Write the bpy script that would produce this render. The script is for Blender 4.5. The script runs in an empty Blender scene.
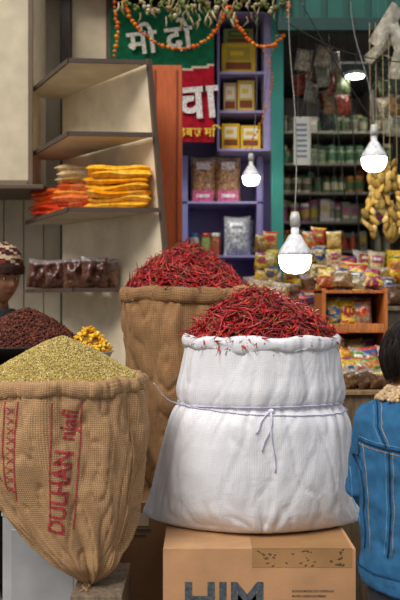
import bpy, bmesh, math, random
import numpy as np
from mathutils import Vector, Matrix, noise
from mathutils.bvhtree import BVHTree
random.seed(7); np.random.seed(7)
scene = bpy.context.scene
scene.view_settings.view_transform = 'Standard'

# ------------------------------------------------------------------ helpers
def hx(h):
    h = h.lstrip('#'); o = []
    for i in (0, 2, 4):
        c = int(h[i:i+2], 16) / 255
        o.append(c/12.92 if c <= .04045 else ((c+.055)/1.055)**2.4)
    return tuple(o)
def X(u, d): return (u-200)/800*d
def Z(v, d): return 1.35-(v-300)/800*d
def vary(c, a=.15):
    k = 1+random.uniform(-a, a)
    return tuple(max(0, min(1, x*k)) for x in c)

def nt(name):
    m = bpy.data.materials.new(name); m.use_nodes = True
    n = m.node_tree; return m, n, n.nodes['Principled BSDF']
def mat_vc(name, rough=.6, metal=0, namt=.15, nscale=25, bump=.0, bscale=80, spec=.5, color=None, stretch=None, bdist=.004):
    m, n, b = nt(name)
    tc = n.nodes.new('ShaderNodeTexCoord')
    mp = n.nodes.new('ShaderNodeMapping'); n.links.new(tc.outputs['Object'], mp.inputs[0])
    if stretch: mp.inputs['Scale'].default_value = stretch
    no = n.nodes.new('ShaderNodeTexNoise'); no.inputs['Scale'].default_value = nscale; no.inputs['Detail'].default_value = 5
    n.links.new(mp.outputs[0], no.inputs['Vector'])
    mr = n.nodes.new('ShaderNodeMapRange'); mr.inputs[1].default_value = .3; mr.inputs[2].default_value = .7
    mr.inputs[3].default_value = 1-namt*1.5; mr.inputs[4].default_value = 1+namt
    n.links.new(no.outputs['Fac'], mr.inputs[0])
    vm = n.nodes.new('ShaderNodeVectorMath'); vm.operation = 'SCALE'
    if color is None:
        at = n.nodes.new('ShaderNodeAttribute'); at.attribute_name = 'Col'
        n.links.new(at.outputs['Color'], vm.inputs[0])
    else: vm.inputs[0].default_value = color
    n.links.new(mr.outputs[0], vm.inputs['Scale'])
    n.links.new(vm.outputs[0], b.inputs['Base Color'])
    b.inputs['Roughness'].default_value = rough; b.inputs['Metallic'].default_value = metal
    b.inputs['Specular IOR Level'].default_value = spec
    if bump:
        n2 = n.nodes.new('ShaderNodeTexNoise'); n2.inputs['Scale'].default_value = bscale; n2.inputs['Detail'].default_value = 4
        n.links.new(mp.outputs[0], n2.inputs['Vector'])
        bp = n.nodes.new('ShaderNodeBump'); bp.inputs['Strength'].default_value = bump; bp.inputs['Distance'].default_value = bdist
        n.links.new(n2.outputs['Fac'], bp.inputs['Height']); n.links.new(bp.outputs[0], b.inputs['Normal'])
    return m
def mat_weave(name, ca, cb, period, rough, bump, namt=.2, bdist=.002, spec=.25, crinkle=0):
    m, n, b = nt(name)
    uv = n.nodes.new('ShaderNodeUVMap'); uv.uv_map = 'UVMap'
    w = []
    for d in ('X', 'Y'):
        k = n.nodes.new('ShaderNodeTexWave'); k.wave_type = 'BANDS'; k.bands_direction = d
        k.inputs['Scale'].default_value = .314/period; k.inputs['Distortion'].default_value = 2.5
        k.inputs['Detail Scale'].default_value = 1.5
        n.links.new(uv.outputs[0], k.inputs['Vector']); w.append(k)
    mu = n.nodes.new('ShaderNodeMath'); mu.operation = 'MULTIPLY'
    n.links.new(w[0].outputs['Fac'], mu.inputs[0]); n.links.new(w[1].outputs['Fac'], mu.inputs[1])
    no = n.nodes.new('ShaderNodeTexNoise'); no.inputs['Scale'].default_value = 14; no.inputs['Detail'].default_value = 9; no.inputs['Roughness'].default_value = .75
    tc = n.nodes.new('ShaderNodeTexCoord'); n.links.new(tc.outputs['Object'], no.inputs['Vector'])
    mx = n.nodes.new('ShaderNodeMix'); mx.data_type = 'RGBA'
    mx.inputs['A'].default_value = (*ca, 1); mx.inputs['B'].default_value = (*cb, 1)
    n.links.new(mu.outputs[0], mx.inputs['Factor'])
    mr = n.nodes.new('ShaderNodeMapRange'); mr.inputs[1].default_value = .3; mr.inputs[2].default_value = .7
    mr.inputs[3].default_value = 1-namt; mr.inputs[4].default_value = 1+namt*.6
    n.links.new(no.outputs['Fac'], mr.inputs[0])
    vm = n.nodes.new('ShaderNodeVectorMath'); vm.operation = 'SCALE'
    n.links.new(mx.outputs['Result'], vm.inputs[0]); n.links.new(mr.outputs[0], vm.inputs['Scale'])
    n.links.new(vm.outputs[0], b.inputs['Base Color']); b.inputs['Roughness'].default_value = rough
    bp = n.nodes.new('ShaderNodeBump'); bp.inputs['Strength'].default_value = bump; bp.inputs['Distance'].default_value = bdist
    n.links.new(mu.outputs[0], bp.inputs['Height']); last = bp
    if crinkle:
        for sc, di, st_ in (((16, 7, 1), .012, crinkle), ((60, 36, 1), .003, crinkle)):
            mp = n.nodes.new('ShaderNodeMapping'); mp.inputs['Scale'].default_value = sc; n.links.new(uv.outputs[0], mp.inputs[0])
            n3 = n.nodes.new('ShaderNodeTexNoise'); n3.inputs['Scale'].default_value = 1; n3.inputs['Detail'].default_value = 6; n3.inputs['Distortion'].default_value = 1.2
            n.links.new(mp.outputs[0], n3.inputs['Vector'])
            b3 = n.nodes.new('ShaderNodeBump'); b3.inputs['Strength'].default_value = st_; b3.inputs['Distance'].default_value = di
            n.links.new(n3.outputs['Fac'], b3.inputs['Height']); n.links.new(last.outputs[0], b3.inputs['Normal']); last = b3
    n.links.new(last.outputs[0], b.inputs['Normal'])
    b.inputs['Specular IOR Level'].default_value = spec
    return m

M_PAINT = mat_vc('painted_surface', .6, namt=.10, nscale=9, bump=.15, bscale=60)
M_WOOD = mat_vc('wood_grain', .6, namt=.3, nscale=12, bump=.3, bscale=40, stretch=(6, 6, 1))
M_POSTW = mat_vc('painted_post_wood', .6, namt=.12, nscale=12, bump=.2, bscale=40, stretch=(6, 6, 1))
M_PLASTIC = mat_vc('glossy_plastic', .25, namt=.22, nscale=45, bump=.5, bscale=45)
M_BAG = mat_vc('clear_bag_film', .22, namt=.35, nscale=70, bump=.9, bscale=40, spec=.55, bdist=.006)
M_CARD = mat_vc('cardboard', .85, namt=.12, nscale=7, bump=.2, bscale=120)
M_CLOTH = mat_vc('cloth', .9, namt=.2, nscale=30, bump=.4, bscale=200, spec=.2)
M_CHILLI = mat_vc('dried_chilli_skin', .28, namt=.35, nscale=90, bump=.6, bscale=220)
M_GRAIN = mat_vc('grain', .7, namt=.15, nscale=60, spec=.3)
M_SKIN = mat_vc('skin', .55, namt=.06, nscale=30, bump=.1, bscale=150)
M_HAIR = mat_vc('hair', .55, namt=.3, nscale=60, spec=.25)
M_METAL = mat_vc('tin_metal', .42, metal=.55, namt=.15, nscale=6, bump=.2, bscale=20)
M_GLASS = mat_vc('jar_gloss', .15, namt=.1, nscale=30)
M_FLOOR = mat_vc('concrete', .85, namt=.25, nscale=5, bump=.4, bscale=30, color=hx('7d776e'))
M_PRINT = mat_vc('ink', .8, namt=.35, nscale=110)
def emis(name, col, s):
    m, n, b = nt(name)
    b.inputs['Base Color'].default_value = (*col, 1)
    b.inputs['Emission Color'].default_value = (*col, 1); b.inputs['Emission Strength'].default_value = s
    return m
M_GLOW = emis('led_diffuser', (1, .93, .80), 14)
M_BURLAP = mat_weave('burlap_weave', hx('a07a54'), hx('dab48a'), .0064, .95, .55, .28, .0025)
M_BURLAP2 = mat_weave('burlap_weave_dark', hx('8a6745'), hx('bb9065'), .0075, .95, .45, .28, .002)
M_POLY = mat_weave('woven_plastic', hx('dbdbdf'), hx('f1f0f2'), .0055, .42, .3, .04, .0010, spec=.45, crinkle=.36)

class MB:
    def __init__(s): s.v = []; s.f = []; s.c = []; s.s = []
    def add(s, vs, fs, col, smooth=True):
        o = len(s.v); s.v.extend([tuple(v) for v in vs])
        multi = isinstance(col, list)
        for i, f in enumerate(fs):
            s.f.append(tuple(o+k for k in f)); s.c.append(col[i] if multi else col); s.s.append(smooth)
    def box(s, c, d, col, M=None, rz=0):
        R = M if M else Matrix.Rotation(rz, 4, 'Z')
        vs = []
        for z in (-.5, .5):
            for x, y in ((-.5, -.5), (.5, -.5), (.5, .5), (-.5, .5)):
                vs.append(Vector(c)+(R.to_3x3() @ Vector((x*d[0], y*d[1], z*d[2]))))
        s.add(vs, [(3, 2, 1, 0), (4, 5, 6, 7), (0, 1, 5, 4), (1, 2, 6, 5), (2, 3, 7, 6), (3, 0, 4, 7)], col, False)
    def bx(s, x0, x1, y0, y1, z0, z1, col):
        s.box(((x0+x1)/2, (y0+y1)/2, (z0+z1)/2), (x1-x0, y1-y0, z1-z0), col)
    def prism(s, poly, z0, z1, col):
        n = len(poly)
        vs = [(p[0], p[1], z0) for p in poly]+[(p[0], p[1], z1) for p in poly]
        s.add(vs, [tuple(range(n))[::-1], tuple(range(n, 2*n))]+[(i, (i+1) % n, n+(i+1) % n, n+i) for i in range(n)], col, False)
    def tube(s, pts, rad, col, n=8, flat=1.0):
        pts = [Vector(p) for p in pts]; m = len(pts)
        if not hasattr(rad, '__len__'): rad = [rad]*m
        vs = []; up = None
        for i, p in enumerate(pts):
            t = (pts[min(i+1, m-1)]-pts[max(i-1, 0)])
            t = t.normalized() if t.length > 1e-9 else Vector((0, 0, 1))
            if up is None:
                up = t.orthogonal().normalized()
            else:
                up = (up-t*up.dot(t)); up = up.normalized() if up.length > 1e-6 else t.orthogonal().normalized()
            w = t.cross(up)
            for k in range(n):
                a = 2*math.pi*k/n
                vs.append(p+(up*math.cos(a)+w*math.sin(a)*flat)*rad[i])
        fs = [(i*n+k, i*n+(k+1) % n, (i+1)*n+(k+1) % n, (i+1)*n+k) for i in range(m-1) for k in range(n)]
        fs += [tuple(range(n))[::-1], tuple((m-1)*n+k for k in range(n))]
        s.add(vs, fs, col)
    def lathe(s, M, prof, col, n=20):
        vs = []; fs = []; cs = []
        for (r, z, *_) in prof:
            for k in range(n):
                a = 2*math.pi*k/n; vs.append(M @ Vector((r*math.cos(a), r*math.sin(a), z)))
        for i in range(len(prof)-1):
            for k in range(n):
                fs.append((i*n+k, i*n+(k+1) % n, (i+1)*n+(k+1) % n, (i+1)*n+k))
                cs.append(prof[i][2] if len(prof[i]) > 2 else col)
        fs += [tuple(range(n))[::-1], tuple((len(prof)-1)*n+k for k in range(n))]; cs += [cs[0], cs[-1]]
        s.add(vs, fs, cs)
    def ell(s, M, r, col, nu=12, nv=8):
        vs = []
        for j in range(nv+1):
            p = -math.pi/2+math.pi*(.02+.96*j/nv)
            for i in range(nu):
                a = 2*math.pi*i/nu
                vs.append(M @ Vector((r[0]*math.cos(p)*math.cos(a), r[1]*math.cos(p)*math.sin(a), r[2]*math.sin(p))))
        fs = [(j*nu+i, j*nu+(i+1) % nu, (j+1)*nu+(i+1) % nu, (j+1)*nu+i) for j in range(nv) for i in range(nu)]
        fs += [tuple(range(nu))[::-1], tuple(nv*nu+i for i in range(nu))]
        s.add(vs, fs, col)
    def pillow(s, M, w, h, t, col, lab=None, col2=None, nx=10, ny=12, kind='print', pw=(2.6, 3.0), lump=.35):
        """soft packet; local x width, z height, front faces -y"""
        vs = []; cs = []; fs = []
        sd = random.random()*100
        for side in (-1, 1):
            for j in range(ny+1):
                for i in range(nx+1):
                    u = i/nx*2-1; v = j/ny*2-1
                    th = t/2*(1-abs(u)**pw[0])**.6*(1-abs(v)**pw[1])**.7
                    th *= 1+lump*noise.noise(Vector((u*2+sd, v*2, sd)))+lump*.5*noise.noise(Vector((u*5+sd, v*5, sd)))
                    pin = 1-.05*(1-u*u)*abs(v)
                    bend = .06*w*noise.noise(Vector((u+sd, v, 3)))
                    vs.append(M @ Vector((u*w/2*(1-.05*(1-v*v)), side*th+bend, v*h/2*pin)))
        N = (nx+1)*(ny+1)
        for sidx in (0, 1):
            for j in range(ny):
                for i in range(nx):
                    a = sidx*N+j*(nx+1)+i; q = (a, a+1, a+nx+2, a+nx+1)
                    fs.append(q if sidx == 0 else q[::-1])
                    u = (i+.5)/nx*2-1; v = (j+.5)/ny*2-1
                    c = col
                    if kind == 'clear':
                        c = vary(col, .35)
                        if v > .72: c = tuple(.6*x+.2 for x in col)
                        if lab and abs(u) < .6 and .1 < v < .65: c = lab
                        if lab and abs(u) < .4 and .3 < v < .45 and col2: c = col2
                    else:
                        nn = noise.noise(Vector((u*1.3+sd, v*1.6, sd)))
                        if nn > .18 and lab: c = tuple(.6*x+.4*y for x, y in zip(col, lab))
                        if lab and (u/.75)**2+((v-.12)/.38)**2 < 1: c = lab
                        if col2 and v > .80: c = col2
                        if col2 and lab and abs(v-.15) < .12 and abs(u) < .5 and noise.noise(Vector((u*8+sd, 0, 0))) > -.15: c = col2
                        if lab and v < -.45 and noise.noise(Vector((u*3+sd, v*3, 5))) > .1: c = vary(lab, .4)
                    cs.append(c)
        s.add(vs, fs, cs)
    def obj(s, name, mat, bevel=0, parent=None, solid=0):
        me = bpy.data.meshes.new(name); me.from_pydata(s.v, [], s.f)
        ca = me.color_attributes.new('Col', 'FLOAT_COLOR', 'CORNER')
        cols = []
        for f, c in zip(s.f, s.c): cols.extend([c[0], c[1], c[2], 1.0]*len(f))
        ca.data.foreach_set('color', cols)
        me.polygons.foreach_set('use_smooth', s.s)
        me.materials.append(mat); me.update()
        ob = bpy.data.objects.new(name, me); scene.collection.objects.link(ob)
        if bevel:
            b = ob.modifiers.new('bevel', 'BEVEL'); b.width = bevel; b.segments = 2; b.limit_method = 'ANGLE'
        if parent: par(ob, parent)
        return ob
def T(x, y, z): return Matrix.Translation((x, y, z))
def Rz(a): return Matrix.Rotation(a, 4, 'Z')
def Rx(a): return Matrix.Rotation(a, 4, 'X')
def Ry(a): return Matrix.Rotation(a, 4, 'Y')
def par(ob, p):
    ob.parent = p; ob.matrix_parent_inverse = Matrix.Translation(-p.location)
def group(name, loc, obs):
    e = bpy.data.objects.new(name, None); e.location = loc; e.empty_display_size = .05
    scene.collection.objects.link(e)
    for o in obs: par(o, e)
    return e
def text_geo(s, size, off=.0):
    cu = bpy.data.curves.new('lettering', 'FONT'); cu.body = s; cu.size = size; cu.offset = off
    cu.align_x = 'CENTER'; cu.align_y = 'CENTER'
    o = bpy.data.objects.new('lettering', cu); scene.collection.objects.link(o)
    dg = bpy.context.evaluated_depsgraph_get(); dg.update()
    me = bpy.data.meshes.new_from_object(o.evaluated_get(dg))
    bm = bmesh.new(); bm.from_mesh(me); bmesh.ops.triangulate(bm, faces=bm.faces)
    for _ in range(3):
        es = [e for e in bm.edges if e.calc_length() > .012]
        if not es or size > .5: break
        bmesh.ops.subdivide_edges(bm, edges=es, cuts=1); bmesh.ops.triangulate(bm, faces=bm.faces)
    bm.verts.ensure_lookup_table()
    vs = [v.co.copy() for v in bm.verts]; fs = [tuple(v.index for v in f.verts) for f in bm.faces]
    bm.free(); bpy.data.objects.remove(o); bpy.data.meshes.remove(me)
    return vs, fs
def flat_text(name, s, size, M, col, off=0):
    vs, fs = text_geo(s, size, off)
    mb = MB(); mb.add([M @ v for v in vs], fs, col, False)
    return mb.obj(name, M_PRINT)
def bvh_of(ob):
    dg = bpy.context.evaluated_depsgraph_get(); dg.update()
    e = ob.evaluated_get(dg); me = e.to_mesh()
    b = BVHTree.FromPolygons([v.co.copy() for v in me.vertices], [tuple(p.vertices) for p in me.polygons])
    e.to_mesh_clear(); return b
def proj(b, x, z, off=.0025):
    h = b.ray_cast(Vector((x, 0, z)), Vector((0, 1, 0)))
    return Vector((x, h[0].y-off, z)) if h[0] else None

# ------------------------------------------------------------------ sacks
def sack(name, prof, zr, mat, wr, tie=None, rimw=.024, rimlump=.010, nt_=240, nz=130, seed=0, cuffh=.05, smooth=False):
    """prof: (z, hx, hy, cx, cy, n)"""
    P = np.array(prof); zz = np.linspace(P[0, 0], P[-1, 0], 240)
    cols = []
    for k in range(1, 6):
        a = np.interp(zz, P[:, 0], P[:, k]); pad = np.pad(a, 4, mode='reflect', reflect_type='odd')
        cols.append(np.convolve(pad, np.ones(9)/9, 'valid'))
    z1 = P[-1, 0]
    def base(th, z):
        h = [float(np.interp(z, zz, c)) for c in cols]
        ct, st = math.cos(th), math.sin(th); e = 2/h[4]
        return (h[2], h[3], h[0]*math.copysign(abs(ct)**e, ct), h[1]*math.copysign(abs(st)**e, st))
    def crease(q, k): return max(0, 1-abs(noise.noise(q))*k)
    def surf(th, z, off=0, wrk=1):
        cx, cy, dx, dy = base(th, z)
        L = math.hypot(dx, dy) or 1e-6
        px, py = math.cos(th), math.sin(th)
        d = 0
        if wrk:
            q = Vector((px*1.7+seed, py*1.7, z*2.2))
            if smooth:
                d += wr*.65*noise.noise(Vector((px*1.8+seed, py*1.8, z*2.6)))
                g = math.exp(-((z-tie)/.10)**2)
                s1 = noise.noise(Vector((px*2, py*2, z*3+20)))*1.2
                d -= wr*.34*g*crease(Vector((px*6+seed, py*6, z*1.5)), 4)
                d += wr*.28*g*noise.noise(Vector((px*9, py*9, z*2+seed)))
                # long soft folds, mostly vertical, plus a few sharp diagonals
                d += wr*.30*noise.noise(Vector((px*5+s1*.5, py*5, z*1.6+3)))
                d -= wr*.17*crease(Vector((px*3+z*2.4+s1, py*3, z*1.6+4)), 9)
                d -= wr*.14*crease(Vector((px*3-z*3.0, py*3+s1, z*2.2-7)), 9)
                d += wr*.08*noise.noise(Vector((px*12+s1, py*12, z*12)))
                lo = math.exp(-((z-P[0, 0])/.12)**2)
                d -= wr*.35*lo*crease(Vector((px*5+z*5, py*5-seed, z*5)), 5)
                d += wr*.35*lo*noise.noise(Vector((px*3.5, py*3.5, z*5+9)))
                d += .006*math.exp(-((z-tie+.06)/.045)**2)+.005*math.exp(-((z-tie-.06)/.04)**2)
            else:
                d += wr*1.1*noise.noise(q*2.2)
                r = 1-abs(noise.noise(Vector((px*4+z*3+seed, py*4, z*5+seed))))*2
                d += wr*.45*(r-.5)
                d -= wr*.35*crease(Vector((px*7-z*3, py*7+seed, z*7)), 6)
            if tie is not None: d -= .008*math.exp(-((z-tie)/.014)**2)
            ed = min(1, (z-P[0, 0])/.04); d *= .3+.7*ed
            d = min(d, .5*L)
        k = (L+d+off)/L
        return Vector((cx+dx*k, cy+dy*k, z))
    vs = []; rings = 0; uvs = []
    zs = np.linspace(P[0, 0], zr-cuffh, nz)
    for z in zs:
        for i in range(nt_):
            th = 2*math.pi*i/nt_; vs.append(surf(th, z)); uvs.append((th*.29, z))
        rings += 1
    cuff = [(.004, -cuffh-.004), (rimw*.6, -cuffh-.003), (rimw*.9, -cuffh*.8), (rimw*1.0, -cuffh*.5), (rimw*.9, -cuffh*.2), (rimw*.6, -.002), (rimw*.1, .004), (-rimw*.5, 0), (-rimw, -.015), (-rimw*1.2, -.06)]
    for j, (o, dz) in enumerate(cuff):
        for i in range(nt_):
            th = 2*math.pi*i/nt_
            q = Vector((math.cos(th)*3+seed, math.sin(th)*3, 3.3+seed))
            l = noise.noise(q*.9)*rimlump+noise.noise(q*5+Vector((0, 0, j*.35)))*rimlump*.22
            l -= rimlump*.4*crease(q*1.6+Vector((0, 0, j*.2)), 5)*(1 if 0 < j < 7 else 0)
            lz = noise.noise(q*.8+Vector((9, 0, 0)))*rimlump*1.3+noise.noise(q*4)*rimlump*.30
            low = noise.noise(q*1.1+Vector((0, 7, 0)))*rimlump*1.8
            p = surf(th, min(z1, zr-.02), o+l*(1 if j > 0 else .3), 1)
            p.z = zr+dz+(lz if dz > -cuffh*.5 else low)
            vs.append(p); uvs.append((th*.29, zr+j*.012))
        rings += 1
    fs = [(r*nt_+i, r*nt_+(i+1) % nt_, (r+1)*nt_+(i+1) % nt_, (r+1)*nt_+i) for r in range(rings-1) for i in range(nt_)]
    fs.append(tuple(range(nt_))[::-1])
    me = bpy.data.meshes.new(name); me.from_pydata(vs, [], fs)
    ul = me.uv_layers.new(name='UVMap')
    for p in me.polygons:
        wrap = len(p.vertices) == 4 and max(k % nt_ for k in p.vertices) == nt_-1
        for li in p.loop_indices:
            vi = me.loops[li].vertex_index; u, v = uvs[vi]
            if (vi % nt_) == 0 and wrap: u = 2*math.pi*.29
            ul.data[li].uv = (u, v)
    me.polygons.foreach_set('use_smooth', [True]*len(me.polygons))
    me.materials.append(mat)
    ob = bpy.data.objects.new(name, me); scene.collection.objects.link(ob)
    return ob, surf

# white woven sack
WX, WY = .198, 2.86
sw, surf_w = sack('sack_body', [
    (.562, .350, .165, WX+.004, WY, 1.6), (.570, .392, .195, WX+.006, WY, 1.45), (.585, .410, .212, WX+.008, WY, 1.38), (.605, .402, .225, WX+.006, WY, 1.5), (.64, .380, .236, WX+.002, WY, 1.75), (.70, .364, .242, WX, WY, 2.0), (.78, .346, .246, WX, WY, 2.2),
    (.86, .328, .245, WX+.002, WY, 2.3), (.94, .306, .238, WX+.007, WY, 2.3), (.985, .292, .230, WX+.010, WY, 2.2),
    (1.04, .292, .232, WX+.014, WY, 2.2), (1.12, .285, .228, WX+.018, WY, 2.2), (1.22, .274, .222, WX+.022, WY, 2.1)],
    1.224, M_POLY, .025, tie=.985, seed=3.1, cuffh=.036, rimlump=.010, rimw=.013, smooth=True)
mb = MB()
path = [surf_w(2*math.pi*i/200, .985+.012*math.cos(2*math.pi*i/200+1.2), .003) for i in range(201)]
mb.tube(path, .0024, hx('c4c2d8'), 6)
path = [surf_w(2*math.pi*i/200, .978-.014*math.cos(2*math.pi*i/200+.4), .004) for i in range(201)]
mb.tube(path, .0018, hx('c4c2d8'), 6)
bw = bvh_of(sw)
kx = X(272, 2.6)
for (dx, ln, sw_) in ((-.012, .13, .02), (.004, .2, -.012), (-.03, .07, -.02)):
    pts = []
    for k in range(14):
        t = k/13; p = proj(bw, kx+dx*t*2+math.sin(t*5)*sw_*.4, .985-ln*t, .005); pts.append(p)
    mb.tube([p for p in pts if p], .0024, hx('dcdae8'), 6)
mb.ell(T(*proj(bw, kx, .985, .006)), (.010, .006, .008), hx('e0dfec'))
wstr = mb.obj('tie_string', M_CLOTH)
group('white_woven_sack', (WX, WY, .56), [sw, wstr])

# burlap sack behind
BX, BY = -.060, 3.42
sb, surf_b = sack('sack_body', [
    (.562, .17, .15, BX+.030, BY, 2.2), (.58, .194, .18, BX+.030, BY, 2.2), (.7, .215, .205, BX+.024, BY, 2.2), (.9, .240, .22, BX+.014, BY, 2.2),
    (1.1, .262, .232, BX+.006, BY, 2.2), (1.25, .270, .238, BX, BY, 2.1), (1.4, .262, .230, BX, BY, 2.1)],
    1.40, M_BURLAP2, .022, seed=8.4, cuffh=.055, rimlump=.014, rimw=.017)
group('burlap_sack', (BX, BY, .56), [sb])

# burlap sack front left with printing
FX = -.45
sf, surf_f = sack('sack_body', [
    (.464, .012, .012, -.345, 2.50, 2.0), (.485, .045, .035, -.346, 2.50, 2.0), (.53, .100, .080, -.362, 2.51, 2.0), (.60, .165, .120, -.388, 2.54, 2.0), (.68, .212, .155, -.412, 2.56, 2.1), (.76, .244, .185, -.432, 2.575, 2.1),
    (.85, .266, .215, -.448, 2.59, 2.2), (.95, .284, .235, -.456, 2.60, 2.2), (1.03, .280, .238, -.456, 2.60, 2.2), (1.12, .264, .226, -.453, 2.60, 2.1)],
    1.105, M_BURLAP, .022, seed=5.7, cuffh=.042, rimlump=.012, rimw=.016)
bf = bvh_of(sf)
red = hx('a83438')
mb = MB()
def put_text(s, size, px, py, rot, off=.0, sx=1.0):
    vs, fs = text_geo(s, size, off)
    cx, cz = X(px, 2.38), Z(py, 2.38)
    out = []
    for v in vs:
        c, s_ = math.cos(rot), math.sin(rot); vx = v.x*sx
        x = cx+vx*c-v.y*s_; z = cz+vx*s_+v.y*c
        p = proj(bf, x, z, .002) or Vector((x, 2.4, z)); out.append(p)
    mb.add(out, fs, red, False)
put_text('DULHAN', .074, 60, 494, math.radians(83), .0014, .86)
put_text('njafi', .070, 69, 425, math.radians(80), .0010, .85)
def strip(pts, w):
    P = []
    for (a, b) in zip(pts[:-1], pts[1:]):
        for k in range(14):
            t = k/14; P.append((a[0]+(b[0]-a[0])*t, a[1]+(b[1]-a[1])*t))
    P.append(pts[-1]); q = []
    for (u, v) in P:
        for s_ in (-.5, .5):
            x = X(u, 2.38)+s_*w; z = Z(v, 2.38); q.append(proj(bf, x, z) or Vector((x, 2.4, z)))
    mb.add(q, [(2*i, 2*i+1, 2*i+3, 2*i+2) for i in range(len(P)-1)], red)
strip([(82, 402), (79, 450), (72, 532)], .004)
strip([(53, 402), (51, 455), (48, 525)], .004)
strip([(17, 402), (13, 450), (14, 505)], .004)
strip([(3, 402), (1, 450), (4, 495)], .004)
for k in range(9):
    v = 408+k*10
    strip([(6-k*.2, v), (13-k*.2, v+5)], .008)
    strip([(13-k*.2, v+1), (6-k*.2, v+7)], .004)
fp = mb.obj('printed_lettering', M_PRINT)
mb = MB()
for k in range(5):
    mb.tube([(-.345, 2.5, .475), (-.345+random.uniform(-.02, .02), 2.46, .470), (-.34+random.uniform(-.03, .03), 2.43, .466)], [.002, .0015, .001], hx('b08a62'), 5)
sm = [surf_f(-.55, z, .003) for z in np.linspace(.50, 1.04, 60)]
mb.tube(sm, .0022, hx('b98f66'), 5)
tf = mb.obj('seam_threads', M_CLOTH)
group('printed_burlap_sack', (FX, 2.6, .46), [sf, fp, tf])

# twine between sacks
mb = MB()
a = surf_f(.15, 1.075, .03); b = surf_w(math.pi+.25, .99, .006)
pts = [a.lerp(b, t/12)+Vector((0, -.0, -.018*math.sin(math.pi*t/12))) for t in range(13)]
mb.tube(pts, .0022, hx('cfcfe0'), 6)
mb.obj('twine', M_CLOTH)

# ------------------------------------------------------------------ heaps
def dome(cx, cy, rx, ry, z0, H, p, px=0, py=0, rough=0):
    def h(x, y):
        u = (x-cx)/rx; v = (y-cy)/ry; r = math.hypot(u, v)
        if r >= 1: return z0-.03*(r-1)*4
        sh = (1-r)*.9
        u2 = u-px*sh; v2 = v-py*sh; r2 = min(1, math.hypot(u2, v2))
        o = rough*(noise.noise(Vector((x*9, y*9, 2)))+.6*noise.noise(Vector((x*24, y*24, 5))))*min(1, (1-r)*4+.3) if rough else 0
        return z0+H*(1-r2**p)+o
    return h
def dome_mesh(mb, cx, cy, rx, ry, h, col, nr=20, na=48, amp=.004):
    vs = [Vector((cx, cy, h(cx, cy)))]
    for j in range(1, nr+1):
        for i in range(na):
            a = 2*math.pi*i/na; x = cx+rx*j/nr*math.cos(a); y = cy+ry*j/nr*math.sin(a)
            vs.append(Vector((x, y, h(x, y)+amp*noise.noise(Vector((x, y, 0))*40))))
    fs = [(0, 1+i, 1+(i+1) % na) for i in range(na)]
    fs += [(1+(j-1)*na+i, 1+j*na+i, 1+j*na+(i+1) % na, 1+(j-1)*na+(i+1) % na) for j in range(1, nr) for i in range(na)]
    mb.add(vs, fs, col)
CH = [hx(c) for c in ('a01418', 'b8181c', 'c42020', '7d0e12', '941216', 'ae181c', '5c090d', 'd0302a', 'b81c1e', '6e0c10')]
def chillies(name, cx, cy, rx, ry, h, N, L=.074):
    mb = MB(); dome_mesh(mb, cx, cy, rx, ry, lambda x, y: h(x, y)-.018, hx('240405'))
    for k in range(N):
        r = math.sqrt(random.random())*.99; a = random.random()*2*math.pi
        x = cx+rx*r*math.cos(a); y = cy+ry*r*math.sin(a)
        z = h(x, y); e = .004
        nrm = Vector((-(h(x+e, y)-h(x-e, y))/(2*e), -(h(x, y+e)-h(x, y-e))/(2*e), 1)).normalized()
        t = nrm.orthogonal(); t.rotate(Matrix.Rotation(random.random()*6.28, 3, nrm))
        loose = random.random() < .18
        t = (t.normalized()+nrm*(random.uniform(-.1, .7) if loose else random.uniform(-.28, .35))).normalized()
        w = nrm.cross(t).normalized()
        l = L*random.uniform(.6, 1.35); R = random.uniform(.0028, .0054)
        bend = random.uniform(-1.5, 1.5); tw = random.uniform(-.6, .6)
        p = Vector((x, y, z))+nrm*(random.uniform(.008, .022) if loose else random.uniform(-.010, .012))-t*l/2
        pts = [p.copy()]; d = t.copy(); n_ = 7; col = random.choice(CH)
        for i in range(n_-1):
            d = (d+w*bend/n_*1.3+nrm*tw/n_+Vector([random.uniform(-.14, .14) for _ in range(3)])).normalized()
            p = p+d*l/(n_-1); pts.append(p.copy())
        rad = [R*.55, R*1.0, R*1.05, R*.9*random.uniform(.7, 1.1), R*.75, R*.45, R*.08]
        mb.tube(pts, rad, vary(col, .2), 5, flat=.6)
        if random.random() < .45:
            q = pts[0]; mb.tube([q, q-t*.008, q-t*.020+w*.004], [.002, .0013, .0016], vary(hx('a8824a'), .2), 4)
    return mb.obj(name, M_CHILLI)
hw = dome(WX+.020, WY, .262, .212, 1.208, .162, 1.75, px=-.04, rough=.014)
chillies('dried_red_chillies', WX+.020, WY, .262, .212, hw, 2900)
hb = dome(BX, BY, .25, .22, 1.390, .178, 1.7, rough=.014)
chillies('dried_red_chillies', BX, BY, .25, .22, hb, 2300)

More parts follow.
